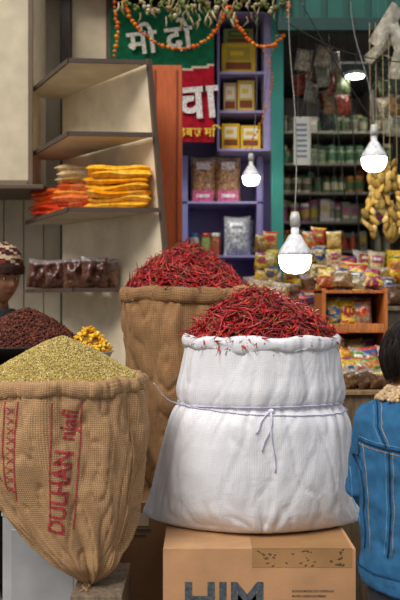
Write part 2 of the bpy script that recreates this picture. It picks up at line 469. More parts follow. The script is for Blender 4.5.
def grains(name, cx, cy, rx, ry, h, N, size, cols, basec, stretch=1.3, lift=(.0, .003), amp=.003):
    mb = MB(); dome_mesh(mb, cx, cy, rx, ry, h, basec, 30, 64, amp)
    O = [Vector(v) for v in ((1, 0, 0), (-1, 0, 0), (0, 1, 0), (0, -1, 0), (0, 0, 1), (0, 0, -1))]
    F = [(0, 2, 4), (2, 1, 4), (1, 3, 4), (3, 0, 4), (2, 0, 5), (1, 2, 5), (3, 1, 5), (0, 3, 5)]
    for k in range(N):
        r = math.sqrt(random.random()); a = random.random()*2*math.pi
        x = cx+rx*r*math.cos(a); y = cy+ry*r*math.sin(a); z = h(x, y)+random.uniform(*lift)
        s = size*random.uniform(.7, 1.3)
        R = Matrix.Rotation(random.random()*6.28, 3, Vector((random.random(), random.random(), random.random()+.1)).normalized())
        mb.add([Vector((x, y, z))+R @ Vector((o.x*s*stretch, o.y*s, o.z*s)) for o in O], F, vary(random.choice(cols), .15))
    return mb.obj(name, M_GRAIN)
hf = dome(-.452, 2.6, .262, .225, 1.096, .135, 1.2, px=.03, rough=.004)
grains('green_coriander_seeds', -.452, 2.6, .262, .225, hf, 18000, .0024, [hx(c) for c in ('c6ad62', 'd6c07a', 'b0984f', 'e2d094', 'bca25a', '9c8a48')], hx('aa9450'), 1.3, (0, .003), .002)

# ------------------------------------------------------------------ support boxes, tin, crate
card = hx('b98b62')
mb = MB()
x0, x1, y0, y1, zt = -.118, .497, 2.55, 3.02, .558
mb.bx(x0, x1, y0, y1, 0, zt-.003, card)
mb.bx(x0+.001, x1-.001, y0, (y0+y1)/2-.002, zt-.003, zt, hx('c0946a'))
mb.bx(x0+.001, x1-.001, (y0+y1)/2+.002, y1, zt-.003, zt, hx('c0946a'))
c1 = mb.obj('carton', M_CARD, bevel=.003)
mb = MB()
mb.bx(X(252, 2.55), X(352, 2.55), y0-.0012, y0, zt-.060, zt-.002, hx('a3794d'))
mb.bx(X(252, 2.55), X(352, 2.55), y0-.0012, y0+.3, zt, zt+.0008, hx('a3794d'))
for k in range(34):
    u = random.choice([random.gauss(268, 6), random.gauss(310, 12), random.gauss(340, 5)]); v = random.uniform(549, 566)
    u = max(257, min(347, u))
    mb.ell(T(X(u, 2.55), y0-.001, Z(v, 2.55)) @ Ry(random.uniform(-.6, .6)), (random.uniform(.003, .010), .0012, random.uniform(.002, .004)), hx('5a4430'), 8, 4)
c2 = mb.obj('packing_tape', M_CARD)
ink = hx('4c5258')
c3 = flat_text('printed_lettering', 'HIM', .15, T(X(224, 2.55), y0-.0015, Z(601, 2.55)) @ Rx(math.pi/2), ink, .004)
mb = MB()
for k in range(3): mb.bx(X(292, 2.55), X(334-k*8, 2.55), y0-.001, y0, Z(592+k*5, 2.55), Z(590+k*5, 2.55), hx('7d6248'))
c4 = mb.obj('small_print', M_PRINT)
group('cardboard_box', (.19, 2.78, 0), [c1, c2, c3, c4])
mb = MB()
mb.bx(-.325, .22, 3.12, 3.70, 0, .557, hx('9c744e'))
mb.bx(-.325, .22, 3.118, 3.41, .557, .560, hx('a87f58')); mb.bx(-.325, .22, 3.414, 3.70, .557, .560, hx('a87f58'))
d1 = mb.obj('carton', M_CARD, bevel=.003)
mb = MB(); mb.bx(-.30, -.20, 3.117, 3.119, .47, .52, hx('cbb89a')); mb.bx(-.30, -.19, 3.116, 3.1175, .45, .458, ink); mb.bx(-.30, -.21, 3.116, 3.1175, .43, .436, ink)
d2 = mb.obj('carton_label', M_CARD)
group('cardboard_box', (-.05, 3.4, 0), [d1, d2])
mb = MB(); wc = hx('6f5c48')
cx0, cx1, cy0, cy1 = -.39, -.235, 2.40, 2.71
for k in range(4):
    a = cy0+k*(cy1-cy0)/4
    mb.bx(cx0, cx1, a+.003, a+(cy1-cy0)/4-.003, .445, .461, vary(hx('7a6856'), .1))
for k in range(4):
    z = .03+k*.105
    mb.bx(cx0, cx1, cy0, cy0+.014, z, z+.085, vary(wc, .15)); mb.bx(cx0, cx1, cy1-.014, cy1, z, z+.085, vary(wc, .15))
    mb.bx(cx0, cx0+.014, cy0+.016, cy1-.016, z, z+.085, vary(wc, .15)); mb.bx(cx1-.014, cx1, cy0+.016, cy1-.016, z, z+.085, vary(wc, .15))
for xx in (cx0+.016, cx1-.046):
    for yy in (cy0+.016, cy1-.046): mb.bx(xx, xx+.03, yy, yy+.03, 0, .445, wc)
mb.obj('wooden_crate', M_WOOD, bevel=.002)
mb = MB(); tc = hx('c4c6c6')
tx0, tx1, ty0, ty1, tz = -.68, -.405, 2.755, 2.985, .63
mb.bx(tx0, tx1, ty0, ty1, 0.02, tz-.02, tc)
mb.bx(tx0-.004, tx1+.004, ty0-.004, ty1+.004, tz-.024, tz-.012, tc); mb.bx(tx0-.004, tx1+.004, ty0-.004, ty1+.004, 0, .02, tc)
mb.bx(tx0+.004, tx1-.004, ty0+.004, ty1-.004, tz-.014, tz-.008, tc)
for zz_ in (.14,): mb.bx(tx0-.003, tx1+.003, ty0-.003, ty1+.003, zz_, zz_+.008, tc)
mb.bx(tx0+.03, tx1-.03, ty0-.0025, ty0, .20, .56, hx('b4b6b8'))
mb.lathe(T((tx0+tx1)/2, (ty0+ty1)/2, tz-.008), [(.04, 0), (.04, .008), (.034, .012), (.0, .012)], tc)
mb.obj('oil_tin', M_METAL, bevel=.004)

# ------------------------------------------------------------------ table with tray and bowl
mb = MB()
mb.bx(-1.45, -.335, 3.0, 3.16, 1.06, 1.085, hx('b3aca0'))
mb.bx(-1.45, -.375, 3.0, 3.56, 1.06, 1.085, hx('b3aca0'))
for xx in (-1.42, -.43):
    for yy in (3.03, 3.49): mb.bx(xx, xx+.04, yy, yy+.04, 0, 1.06, hx('4a3a2c'))
mb.bx(-1.42, -.40, 3.02, 3.035, .55, 1.06, hx('3d3128'))
mb.obj('display_table', M_WOOD, bevel=.003)
tcx, tcy = -.715, 3.27
mb = MB(); mb.lathe(T(tcx, tcy, 1.0865), [(.0, 0), (.16, 0), (.235, .03), (.262, .075), (.27, .082), (.262, .085), (.25, .078), (.0, .05)], hx('2a2320'), 48)
mb.obj('shallow_iron_tray', mat_vc('dark_iron', .45, metal=.5, namt=.2))
hbrn = dome(tcx, tcy, .252, .252, 1.158, .155, 1.35, px=.02, rough=.006)
grains('dried_brown_spice', tcx, tcy, .25, .25, hbrn, 5200, .0055, [hx(c) for c in ('5a2a1c', '6b3322', '47201a', '7a3d28', '38180f')], hx('3a1a12'), 1.5, (0, .006), .006)
bx_, by_ = -.430, 3.10
mb = MB(); mb.lathe(T(bx_, by_, 1.0865), [(.0, 0), (.045, 0), (.05, .006), (.075, .03), (.092, .062), (.098, .066), (.092, .067), (.08, .058), (.0, .03)], hx('c8cacc'), 40)
mb.obj('steel_bowl', M_METAL)
hy = dome(bx_, by_, .086, .083, 1.148, .090, 1.5)
mb = MB(); dome_mesh(mb, bx_, by_, .086, .083, lambda x, y: hy(x, y)-.008, hx('8a6010'), 10, 24)
for k in range(170):
    r = math.sqrt(random.random())*.98; a = random.random()*6.28
    x = bx_+.086*r*math.cos(a); y = by_+.083*r*math.sin(a); z = hy(x, y)+random.uniform(-.002, .007)
    d = Vector((random.uniform(-1, 1), random.uniform(-1, 1), random.uniform(-.5, .5))).normalized(); l = random.uniform(.022, .036)
    p = Vector((x, y, z)); s = d.orthogonal().normalized()*random.uniform(-.004, .004)
    mb.tube([p-d*l/2, p-d*l/4+s, p+s*1.3, p+d*l/4+s, p+d*l/2], [.002, .0055, .0048, .0055, .002], vary(random.choice([hx('e8b020'), hx('d99a16'), hx('f0c440')]), .1), 6)
mb.obj('turmeric_roots', M_GRAIN)

# ------------------------------------------------------------------ room shell
mb = MB(); mb.bx(-3.5, 4, -1.5, 7.4, -.1, 0, hx('777777')); mb.obj('floor', M_FLOOR)
mb = MB()
x = -3.2
while x < -.50:
    w = .115
    mb.bx(x, min(x+w-.006, -.5), 4.62, 4.66, 0, 3.3, vary(hx('c0b298'), .05)); x += w
mb.bx(-3.2, -.5, 4.66, 4.74, 0, 3.3, hx('4a4238'))
mb.obj('wall_left', M_PAINT)
lav = hx('a79ccd')
mb = MB()
mb.bx(-.5, .46, 5.05, 5.12, 0, 3.1, hx('8077ab')); mb.bx(.40, .46, 5.12, 7.0, 0, 3.1, hx('6a6468')); mb.bx(-.56, -.5, 4.75, 5.12, 0, 3.1, hx('4a4238'))
mb.obj('wall_divider', M_PAINT)
mb = MB(); mb.bx(.46, 3.4, 7.0, 7.08, 0, 3.1, hx('3a3a36')); mb.obj('wall_back', M_PAINT)
mb = MB(); mb.bx(2.6, 2.68, 4.0, 7.0, 0, 3.1, hx('4a4844')); mb.obj('wall_right', M_PAINT)
mb = MB(); mb.bx(-3.2, 3.4, 4.42, 7.1, 3.1, 3.18, hx('4a4a46'))
mb.obj('ceiling', M_PAINT)
mb = MB(); teal = hx('1c5c50')
mb.bx(.42, 2.6, 4.36, 4.42, 2.86, 3.1, teal); mb.bx(.42, 2.6, 4.30, 4.36, 2.80, 2.87, hx('143d37'))
for k in range(18): mb.bx(.42+k*.12, .45+k*.12, 4.352, 4.361, 2.88, 3.1, hx('164a40'))
mb.obj('trim_1', M_PAINT, bevel=.003)
mb = MB(); mb.bx(X(271, 4.6), X(283, 4.6), 4.56, 4.61, 0, 3.09, hx('2a8377')); mb.obj('trim_2', M_PAINT, bevel=.004)
mb = MB()
po = hx('bd5a24')
mb.bx(X(151, 4.0), X(182, 4.0), 4.0, 4.1, 0, Z(65, 4.0), po)
mb.bx(X(154, 4.0), X(156, 4.0), 3.994, 4.0, 0.02, Z(70, 4.0), hx('8a3a16')); mb.bx(X(176, 4.0), X(178, 4.0), 3.994, 4.0, .02, Z(70, 4.0), hx('8a3a16'))
mb.obj('wooden_post', M_POSTW, bevel=.003)

# ------------------------------------------------------------------ shelf unit left
dk = hx('4a3a2f'); ply = hx('e2d2b4')
def xr(z): return -.245+max(-.1, min(1.05, 2.44-z))*.085
mb = MB()
dv = Vector((-.5, .61, 0)).normalized(); nv = Vector((dv.y, -dv.x, 0))
def panel(z0, z1, th=.018):
    a0 = Vector((xr(z0), 3.72, z0)); a1 = Vector((xr(z1), 3.72, z1))
    b0 = Vector((-.745, 4.33, z0)); b1 = Vector((-.745, 4.33, z1))
    vs = [a0, b0, b1, a1]; vs += [v+nv*th for v in vs]
    mb.add(vs, [(0, 1, 2, 3), (7, 6, 5, 4), (0, 4, 5, 1), (1, 5, 6, 2), (2, 6, 7, 3), (3, 7, 4, 0)], ply, False)
    e = [a0-dv*.012-nv*.003, a0+dv*.004-nv*.003, a1+dv*.004-nv*.003, a1-dv*.012-nv*.003]; e += [v+nv*(th+.006) for v in e]
    mb.add(e, [(0, 1, 2, 3), (7, 6, 5, 4), (0, 4, 5, 1), (1, 5, 6, 2), (2, 6, 7, 3), (3, 7, 4, 0)], hx('5d4a38'), False)
panel(0, 1.39); panel(1.39, 2.47)
p_side = mb.obj('side_panel', M_PAINT)
obs = [p_side]
for i, z in enumerate((2.44, 2.105, 1.757, 1.39)):
    r = xr(z); mb = MB()
    poly = [(r-.004, 3.70), (-.745, 4.33), (-.93, 4.30), (-.60, 3.67)]
    if i == 3: poly = [(-.37, 3.86), (-.745, 4.33), (-.93, 4.30), (-.60, 3.82)]
    mb.prism(poly, z, z+.014, hx('c4b498'))
    def lip(a, b):
        a = Vector((*a, 0)); b = Vector((*b, 0)); d = (b-a).normalized(); n_ = Vector((d.y, -d.x, 0))
        q = [a, b, b+n_*.010, a+n_*.010]
        mb.prism([(v.x, v.y) for v in q], z-.002, z+.018, dk)
    lip(poly[3], poly[0]); lip(poly[2], poly[3])
    obs.append(mb.obj('shelf_board_%d' % (i+1), M_PAINT))
group('angled_shelf_unit', (-.6, 4.0, 0), obs)
# packets on shelf 3
mb = MB()
def stack(cx, cy, w, d, n_, cols, z0, rz, lab):
    z = z0
    for k in range(n_):
        t = random.uniform(.027, .033); c = vary(random.choice(cols), .1)
        M = T(cx+random.uniform(-.014, .014), cy+random.uniform(-.012, .012), z+t/2) @ Rz(rz+random.uniform(-.10, .10)) @ Ry(random.uniform(-.03, .03)) @ Rx(math.pi/2)
        mb.pillow(M, w*random.uniform(.95, 1.05), d, t*1.3, c, lab, None, 18, 10, pw=(14, 8), lump=.3); z += t*.95
yl = [hx('f0a51c'), hx('e8960f'), hx('f5b52e'), hx('dd8a10')]; rd = [hx('c23a1c'), hx('d8561f'), hx('a02a16')]; cr = [hx('b89460'), hx('cdb080'), hx('a07c46'), hx('d8b078')]
stack(-.375, 3.80, .30, .20, 7, yl, 1.778, .0, hx('f7c860'))
stack(-.575, 4.00, .26, .20, 5, rd[:2]+yl[:1], 1.778, -.25, hx('e8a060'))
stack(-.575, 4.00, .24, .19, 3, cr, 1.925, -.25, hx('e6d8b8'))
stack(-.735, 4.15, .22, .19, 5, rd, 1.778, -.45, hx('e0702a'))
mb.obj('spice_powder_packets', M_PLASTIC)
mb = MB()
for k in range(4):
    t = k/3; cx = -.84+t*.33; cy = 4.20-t*.33
    mb.pillow(T(cx, cy, 1.408+.078) @ Rz(.1+random.uniform(-.3, .3)) @ Rx(random.uniform(-.15, .05)) @ Ry(random.uniform(-.12, .12)), .13, random.uniform(.14, .17), .085, hx('5a3428'), None, None, 12, 12, kind='clear', lump=.9)
    mb.pillow(T(cx+.05, cy+.075, 1.408+.07) @ Rz(.1+random.uniform(-.3, .3)) @ Rx(.1), .12, .15, .06, hx('7a5a48'), None, None, 10, 10, kind='clear', lump=.7)
mb.obj('whole_spice_pouches', M_BAG)
mb = MB()
cz0 = Z(186, 4.1)
mb.bx(-1.7, X(31, 4.1), 4.1, 4.5, cz0, 3.2, hx('d0c2a4'))
mb.bx(-1.7, X(46, 4.1), 4.04, 4.5, cz0-.022, cz0, hx('5a4a38'))
mb.bx(X(28, 4.09), X(33, 4.09), 4.088, 4.1, cz0, 3.2, hx('6b5844'))
mb.bx(-1.7, X(28, 4.1), 4.09, 4.1, cz0+.0, cz0+.03, hx('7d6b52'))
mb.obj('wall_cabinet', M_PAINT, bevel=.003)
mb = MB(); mb.bx(X(60, 4.5), X(70, 4.5), 4.5, 4.56, 0, 3.1, hx('3a3028')); mb.obj('trim_3', M_WOOD, bevel=.003)
mb = MB(); mb.bx(X(72, 4.56), X(108, 4.56), 4.57, 4.6, 1.2, 3.1, hx('d4c4a4')); mb.bx(X(106, 4.56), X(110, 4.56), 4.56, 4.6, 1.2, 3.1, hx('5a4a38')); mb.obj('trim_4', M_PAINT)

# ------------------------------------------------------------------ banner
bd = 4.52
mb = MB(); n1, n2 = 60, 60
vs = []; fs = []; cs = []
for j in range(n2+1):
    for i in range(n1+1):
        u = 110+i/n1*104; v = 8+j/n2*134
        vs.append(Vector((X(u, bd), bd+.010*noise.noise(Vector((u*.05, v*.03, 1))), Z(v, bd))))
for j in range(n2):
    for i in range(n1):
        a = j*(n1+1)+i; fs.append((a, a+n1+1, a+n1+2, a+1))
        u = 110+(i+.5)/n1*104; v = 8+(j+.5)/n2*134
        lim = 78-((u-110)/105)*14
        c = hx('0f5c3c') if v < lim else (hx('d8ccb0') if v < lim+2.4 else hx('a81428'))
        cs.append(c)
mb.add(vs, fs, cs)
b1 = mb.obj('banner_cloth', M_CLOTH)
TT = lambda u, v: T(X(u, bd), bd-.018, Z(v, bd)) @ Rx(math.pi/2)
b2 = flat_text('lettering_top', 'मी दो', .19, TT(160, 42) @ Rz(.12), hx('d8d4c8'), .004)
b3 = flat_text('lettering_big', 'चा', .27, TT(196, 104) @ Rz(.08), hx('dcd6d0'), .006)
b4 = flat_text('lettering_small', 'हबल मि', .070, TT(197, 133), hx('e0ba34'), .002)
group('shop_banner', (0, bd, 2.6), [b1, b2, b3, b4])

# ------------------------------------------------------------------ lavender cabinet
mb = MB()
d = 4.62
L, R, Tp, Bt = X(217, d), X(283, d), Z(12, d), Z(151, d)
mb.bx(L, L+.015, d, 5.0, Bt, Tp, lav); mb.bx(X(264, d), R-.001, d, 5.0, Bt, Tp, lav)
mb.bx(L, R-.002, 4.98, 5.0, Bt, Tp, hx('7a72a6'))
for v in (14, 74, 113, 151): mb.bx(L+.001, X(264, d)+.002, d, 4.98, Z(v, d)-.0, Z(v, d)+.015, vary(lav, .05))
mb.obj('lavender_cabinet', M_PAINT, bevel=.002)
mb = MB()
def carton(u0, u1, v1, v0, y, col, lab, dep=.12):
    mb.bx(X(u0, d), X(u1, d), y, y+dep, Z(v1, d), Z(v0, d), col)
    w = u1-u0; h = v1-v0
    mb.bx(X(u0+w*.12, d), X(u1-w*.12, d), y-.001, y, Z(v1-h*.15, d), Z(v1-h*.38, d), hx('8a4a2a'))
    mb.bx(X(u0+w*.15, d), X(u1-w*.15, d), y-.001, y, Z(v1-h*.45, d), Z(v0+h*.12, d), lab)
    mb.bx(X(u0+w*.25, d), X(u1-w*.35, d), y-.002, y-.001, Z(v1-h*.6, d), Z(v0+h*.25, d), vary(col, .3))
carton(222, 256, 71, 40, 4.68, hx('d9b62e'), hx('b8a040')); carton(224, 237, 110.5, 80, 4.68, hx('d4b080'), hx('efe3c8')); carton(238, 255, 110.5, 78, 4.67, hx('e0bc50'), hx('f0e6c0'))
carton(222, 240, 148, 122, 4.66, hx('eebc1e'), hx('f7eed0')); carton(241, 261, 148, 124, 4.66, hx('f0c83a'), hx('fff4e0')); carton(224, 254, 40, 24, 4.7, hx('9aa45a'), hx('5a7a3a'))
mb.obj('product_cartons', M_CARD, bevel=.002)
mb = MB()
lv2 = hx('9a93c6')
for v in (203, 256, 290): mb.bx(X(182, 4.8), X(262, 4.8), 4.72, 5.048, Z(v, 4.8)-.014, Z(v, 4.8), lv2)
mb.bx(X(182, 4.8), X(188, 4.8), 4.72, 5.048, .9, Z(158, 4.8), hx('7f86c4')); mb.bx(X(256, 4.8), X(262, 4.8), 4.72, 5.048, .9, Z(158, 4.8), hx('8a82b8'))
mb.bx(X(182, 4.8), X(262, 4.8), 4.74, 5.04, 0, .9, hx('5f5888'))
mb.obj('lavender_shelf_rack', M_PAINT, bevel=.002)
mb = MB()
for u in (203, 228):
    mb.pillow(T(X(u, 4.74), 4.78, Z(179, 4.74)), .155, .28, .09, hx('b98e68'), None, None, 14, 18, kind='clear')
    mb.box((X(u, 4.74), 4.733, Z(166, 4.74)), (.08, .006, .045), hx('e0d0d8')); mb.box((X(u, 4.74), 4.733, Z(196, 4.74)), (.12, .006, .065), hx('d86098'))
    mb.box((X(u, 4.74), 4.729, Z(196, 4.74)), (.08, .004, .02), hx('f0dce4'))
    for k in range(80):
        uu = random.uniform(-.06, .06); vv = random.uniform(-.10, .1)
        mb.ell(T(X(u, 4.74)+uu, 4.742+abs(uu)*.4+abs(vv)*.12, Z(181, 4.74)+vv) @ Ry(random.random()*3), (.009, .005, .013), vary(hx('a87448'), .3), 6, 4)
mb.obj('almond_bags', M_BAG)
mb = MB()
z0 = Z(256, 4.8)
for k, (u, c, cap) in enumerate(((194, 'c9c3b0', '3a6aa0'), (206, '8fa05a', 'c23a2a'), (216, 'a85a3a', 'e0d8c8'))):
    mb.lathe(T(X(u, 4.85), 4.85, z0+.001), [(.028, 0, hx(c)), (.032, .01, hx(c)), (.032, .10, hx(c)), (.026, .115, hx(cap)), (.028, .118, hx(cap)), (.028, .14, hx(cap)), (.0, .142, hx(cap))], hx(c))
mb.pillow(T(X(237, 4.82), 4.80, z0+.12), .16, .24, .10, hx('b9bec4'), hx('e3e7ea'), hx('8c95a0'), kind='clear')
mb.pillow(T(X(246, 4.9), 4.92, z0+.12), .10, .22, .06, hx('a7adb5'), hx('d0d5da'), kind='clear')
mb.obj('jars_and_pouches', M_BAG)

# ------------------------------------------------------------------ stocked back shelves
wood_d = hx('5a5850')
def bottle(mb, x, y, z, h, r, c, cap):
    mb.lathe(T(x, y, z), [(r*.92, 0, c), (r, .01, c), (r, h*.15, vary(c, .3)), (r, h*.55, c), (r*.95, h*.66, c), (r*.45, h*.8, cap), (r*.45, h*.83, cap), (r*.5, h, cap), (0, h, cap)], c, 12)
def jar(mb, x, y, z, h, r, c, cap, lab):
    mb.lathe(T(x, y, z), [(r*.95, 0, c), (r, .01, c), (r, h*.2, lab), (r, h*.65, c), (r*.9, h*.8, cap), (r*.98, h*.82, cap), (r*.98, h, cap), (0, h, cap)], c, 12)
def row(mb, x0, x1, y, z, kinds, pal, hmin, hmax):
    x = x0
    while x < x1:
        h = random.uniform(hmin, hmax); r = random.uniform(.022, .042); kd = random.choice(kinds)
        c, cap, lab = (vary(hx(random.choice(pal)), .2) for _ in range(3))
        rep = random.randint(1, 4)
        for q in range(rep):
            if x+2*r > x1: break
            yy = y+random.uniform(-.03, .03)
            if kd == 'b': bottle(mb, x+r, yy, z, h*1.1, r*.85, c, cap)
            elif kd == 'j': jar(mb, x+r, yy, z, h, r, c, cap, lab)
            elif kd == 'x':
                hh = h*random.uniform(.85, 1.1)
                mb.box((x+r, yy, z+hh/2), (2*r-.004, .08, hh), c); mb.box((x+r, yy-.041, z+hh*.6), (1.5*r, .002, hh*.3), lab); mb.box((x+r, yy-.041, z+hh*.25), (1.2*r, .002, hh*.12), cap)
            else: mb.pillow(T(x+r, yy, z+h/2), 2.3*r, h, .05, c, lab, cap, 6, 8)
            x += 2*r+random.uniform(0, .006)
        x += random.uniform(-.004, .012)
levels = [1.0, 1.26, 1.50, 1.74, 1.97, 2.20, 2.43, 2.68]
mb = MB(); sx0, sx1, sy = .62, 2.5, 6.3
for z in levels: mb.bx(sx0, sx1, sy, sy+.45, z-.018, z, hx('a8a396'))
for x in (sx0, 1.35, sx1-.03): mb.bx(x, x+.025, sy+.001, sy+.449, 0, 3.05, wood_d)
mb.bx(sx0, sx1, sy+.45, sy+.47, 0, 3.05, hx('34322e'))
mb.obj('stock_shelving', M_PAINT)
mb = MB()
base_p = ['5f7a58', 'b0ac90', '5a5648', 'd8d0b8', 'e0d098', 'b86a40']
P = [['c9b23a', 'd8d2c4', '4a7a4a', 'b33a2a'], ['d9c24a', 'e6e0d0', '6a8a3a', 'c0502a'], ['5f8f4a', 'e0d8b8', 'd8b840', 'b88a58'], ['e0d8b8', '9a8a62', 'd8b840', 'c85a38'], ['c87098', 'f0e8e0', 'c0628e', 'e8cc68', 'f4ecec'], ['7a7a60', 'd8d0b0', '5a8a5a', 'c08848'], ['5a8a68', '8aa080', 'b0c0a0', '4a4a3c'], ['6a6a58', '8a8a78', 'a8a088']]
for i, z in enumerate(levels):
    for (a, b_) in ((sx0+.03, 1.345), (1.38, 2.46)):
        row(mb, a, b_, sy+.08, z+.001, ['b', 'j', 'x', 'j', 'j'] if i > 1 else ['x', 'p', 'j'], P[i]+base_p[:2], .11, .175)
        row(mb, a, b_, sy+.22, z+.001, ['x', 'j'], P[i]+base_p, .14, .20)
mb.obj('stock_jars_and_boxes', M_GLASS)
mb = MB()
for z in (1.62, 1.90, 2.18, 2.46): mb.bx(1.42, 2.55, 5.5, 5.8, z-.018, z, hx('989284'))
for x in (1.40, 2.52): mb.bx(x, x+.025, 5.5, 5.8, 0, 2.9, hx('4a4a44'))
mb.obj('side_shelving', M_PAINT)
mb = MB()
for z in (1.62, 1.90, 2.18, 2.46): row(mb, 1.44, 2.5, 5.58, z+.001, ['b', 'j', 'x'], P[2]+P[4]+base_p, .13, .21); row(mb, 1.44, 2.5, 5.70, z+.001, ['j', 'x'], base_p, .15, .22)
mb.obj('side_stock_jars', M_GLASS)

# ------------------------------------------------------------------ counter + packets
mb = MB()
mb.bx(.50, 2.3, 4.50, 5.03, 0, 1.29, hx('4f4638')); mb.bx(.49, 2.32, 4.48, 5.04, 1.29, 1.315, hx('7a6a52')); mb.bx(.50, 2.3, 4.76, 5.03, 1.315, 1.45, hx('5a4e3c'))
mb.obj('shop_counter', M_WOOD, bevel=.003)
mb = MB()
mb.bx(.27, .475, 4.22, 4.50, 1.27, 1.29, hx('7a6a52'))
for xx in (.275, .445):
    for yy in (4.225, 4.47): mb.bx(xx, xx+.025, yy, yy+.025, 0, 1.27, hx('4f4638'))
mb.bx(.28, .465, 4.23, 4.49, .4, .42, hx('5a4e3c'))
mb.obj('small_side_table', M_WOOD, bevel=.003)
PK = ['d0a52a', 'a82c20', 'c8b888', '4f7a30', 'b85c20', '8a8a80', '2c4a7a', '963060', 'b8924a', 'b8a03a', 'd8b020']
CL = ['7a5a34', 'a88648', 'c8b88c', '8a6a40', '5a3c24', 'b89a58', '8c8468', '9a4c24', '6a4426']
def pk(mb, x, y, z, w, h, lean=.2, rz=None, pc=.5):
    if random.random() < pc:
        c = vary(hx(random.choice(CL)), .2); l = vary(hx(random.choice(PK)), .15) if random.random() < .7 else None; kind = 'clear'; c2 = hx('e0d4bc')
    else:
        c, l, c2 = (vary(hx(random.choice(PK)), .15) for _ in range(3)); kind = 'print'
    mb.pillow(T(x, y, z+h/2) @ Rz(random.uniform(-.5, .5) if rz is None else rz) @ Rx(-lean) @ Ry(random.uniform(-.2, .2)), w, h, .065, c, l, c2, 10, 12, kind=kind)
mb = MB()
x = .53
while x < 1.8:
    for (y, z, hh) in ((4.55, 1.318, .12), (4.66, 1.318, .16), (4.83, 1.452, .15), (4.95, 1.452, .21)):
        w = random.uniform(.09, .16); pk(mb, x+random.uniform(-.02, .03), y, z, w, hh*random.uniform(.65, 1.2), random.uniform(.1, .6))
    x += .095
for (xx, yy, h_) in ((.31, 4.28, .12), (.40, 4.27, .13), (.34, 4.37, .17), (.43, 4.38, .16), (.31, 4.45, .20), (.40, 4.45, .22)): pk(mb, xx, yy, 1.292, .11, h_)
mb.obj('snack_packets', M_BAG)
rx0, rx1, ry0, ry1 = X(322, 4.05), X(388, 4.05), 4.05, 4.33
ow = hx('b8682c')
mb = MB()
rz_ = [1.40, 1.20, .98, .74, .45, .15]
for z in rz_: mb.bx(rx0, rx1, ry0, ry1, z-.016, z, ow)
for a in (rx0, rx1-.02): mb.bx(a, a+.02, ry0+.001, ry1-.001, 0, 1.41, vary(ow, .1))
mb.bx(rx0+.02, rx1-.02, ry1-.012, ry1-.002, .1, 1.40, hx('5a3418'))
for z in rz_[1:]: mb.bx(rx0+.02, rx1-.02, ry0+.002, ry0+.012, z, z+.03, hx('c4783a'))
mb.obj('wooden_rack', M_WOOD, bevel=.002)
mb = MB()
for z in rz_[1:5]:
    x = rx0+.07
    while x < rx1-.06:
        pk(mb, x, ry0+.085, z+.002, .10, random.uniform(.12, .16), random.uniform(.05, .3), rz=random.uniform(-.25, .25), pc=.4); pk(mb, x+.01, ry0+.18, z+.002, .10, .165, .05, rz=0); x += random.uniform(.05, .075)
x = rx0+.04
while x < rx1-.03:
    pk(mb, x, ry0+.09, 1.403, .12, random.uniform(.07, .12), random.uniform(.2, 1.0)); pk(mb, x+.02, ry0+.20, 1.403, .12, random.uniform(.10, .16), .2); x += .075
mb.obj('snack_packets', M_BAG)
mb = MB()
mb.bx(X(330, 3.6), X(395, 3.6), 3.55, 3.85, .0, .93, hx('6e5a40'))
mb.bx(X(328, 3.6), X(397, 3.6), 3.53, 3.87, .93, .95, hx('8a6f4a'))
mb.obj('low_display_stand', M_WOOD, bevel=.003)
mb = MB()
for j in range(3):
    x = X(338, 3.6)
    while x < X(392, 3.6):
        pk(mb, x, 3.60+j*.085, .952, .10, .09+.045*j, random.uniform(.1, .4)); x += .06
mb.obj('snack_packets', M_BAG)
mb = MB()
for u, v0, n_ in ((318, 236, 3), (334, 240, 3), (270, 240, 3), (262, 244, 3), (310, 240, 2)):
    for k in range(n_):
        c, l, c2 = (hx(random.choice(PK+CL)) for _ in range(3))
        mb.pillow(T(X(u, 4.44), 4.44, Z(v0, 4.44)-k*.098) @ Ry(random.uniform(-.12, .12)), .085, .098, .03, c, l, c2, 8, 8)
    mb.tube([(X(u, 4.44), 4.44, Z(v0, 4.44)), (X(u, 4.44), 4.44, 3.1)], .0012, hx('555555'), 4)
mb.obj('hanging_sachet_strips', M_BAG)
mb = MB()
for (u, v0, n_, y) in ((303, 60, 1, 4.7), (312, 72, 2, 4.75), (322, 56, 2, 4.68), (333, 62, 3, 4.72), (343, 84, 2, 4.66), (386, 66, 3, 4.7), (396, 84, 3, 4.6), (378, 60, 2, 4.8), (300, 84, 1, 4.8), (328, 100, 2, 4.9)):
    for k in range(n_):
        c = vary(hx(random.choice(['6a7a5a', '8a8a78', 'b8b098', '4a5a50', '9a7a50', 'c8c0a8', 'a84a30'])), .3)
        mb.pillow(T(X(u, y)+random.uniform(-.01, .01), y, Z(v0, y)-k*.12) @ Ry(random.uniform(-.3, .3)) @ Rz(random.uniform(-.6, .6)), .10, .13, .05, c, vary(c, .5), None, 8, 8, kind='clear')
    mb.tube([(X(u, y), y, Z(v0, y)), (X(u, y)+.01, y, 3.1)], .0015, hx('777766'), 4)
mb.obj('hanging_pouches', M_BAG)
mb = MB()
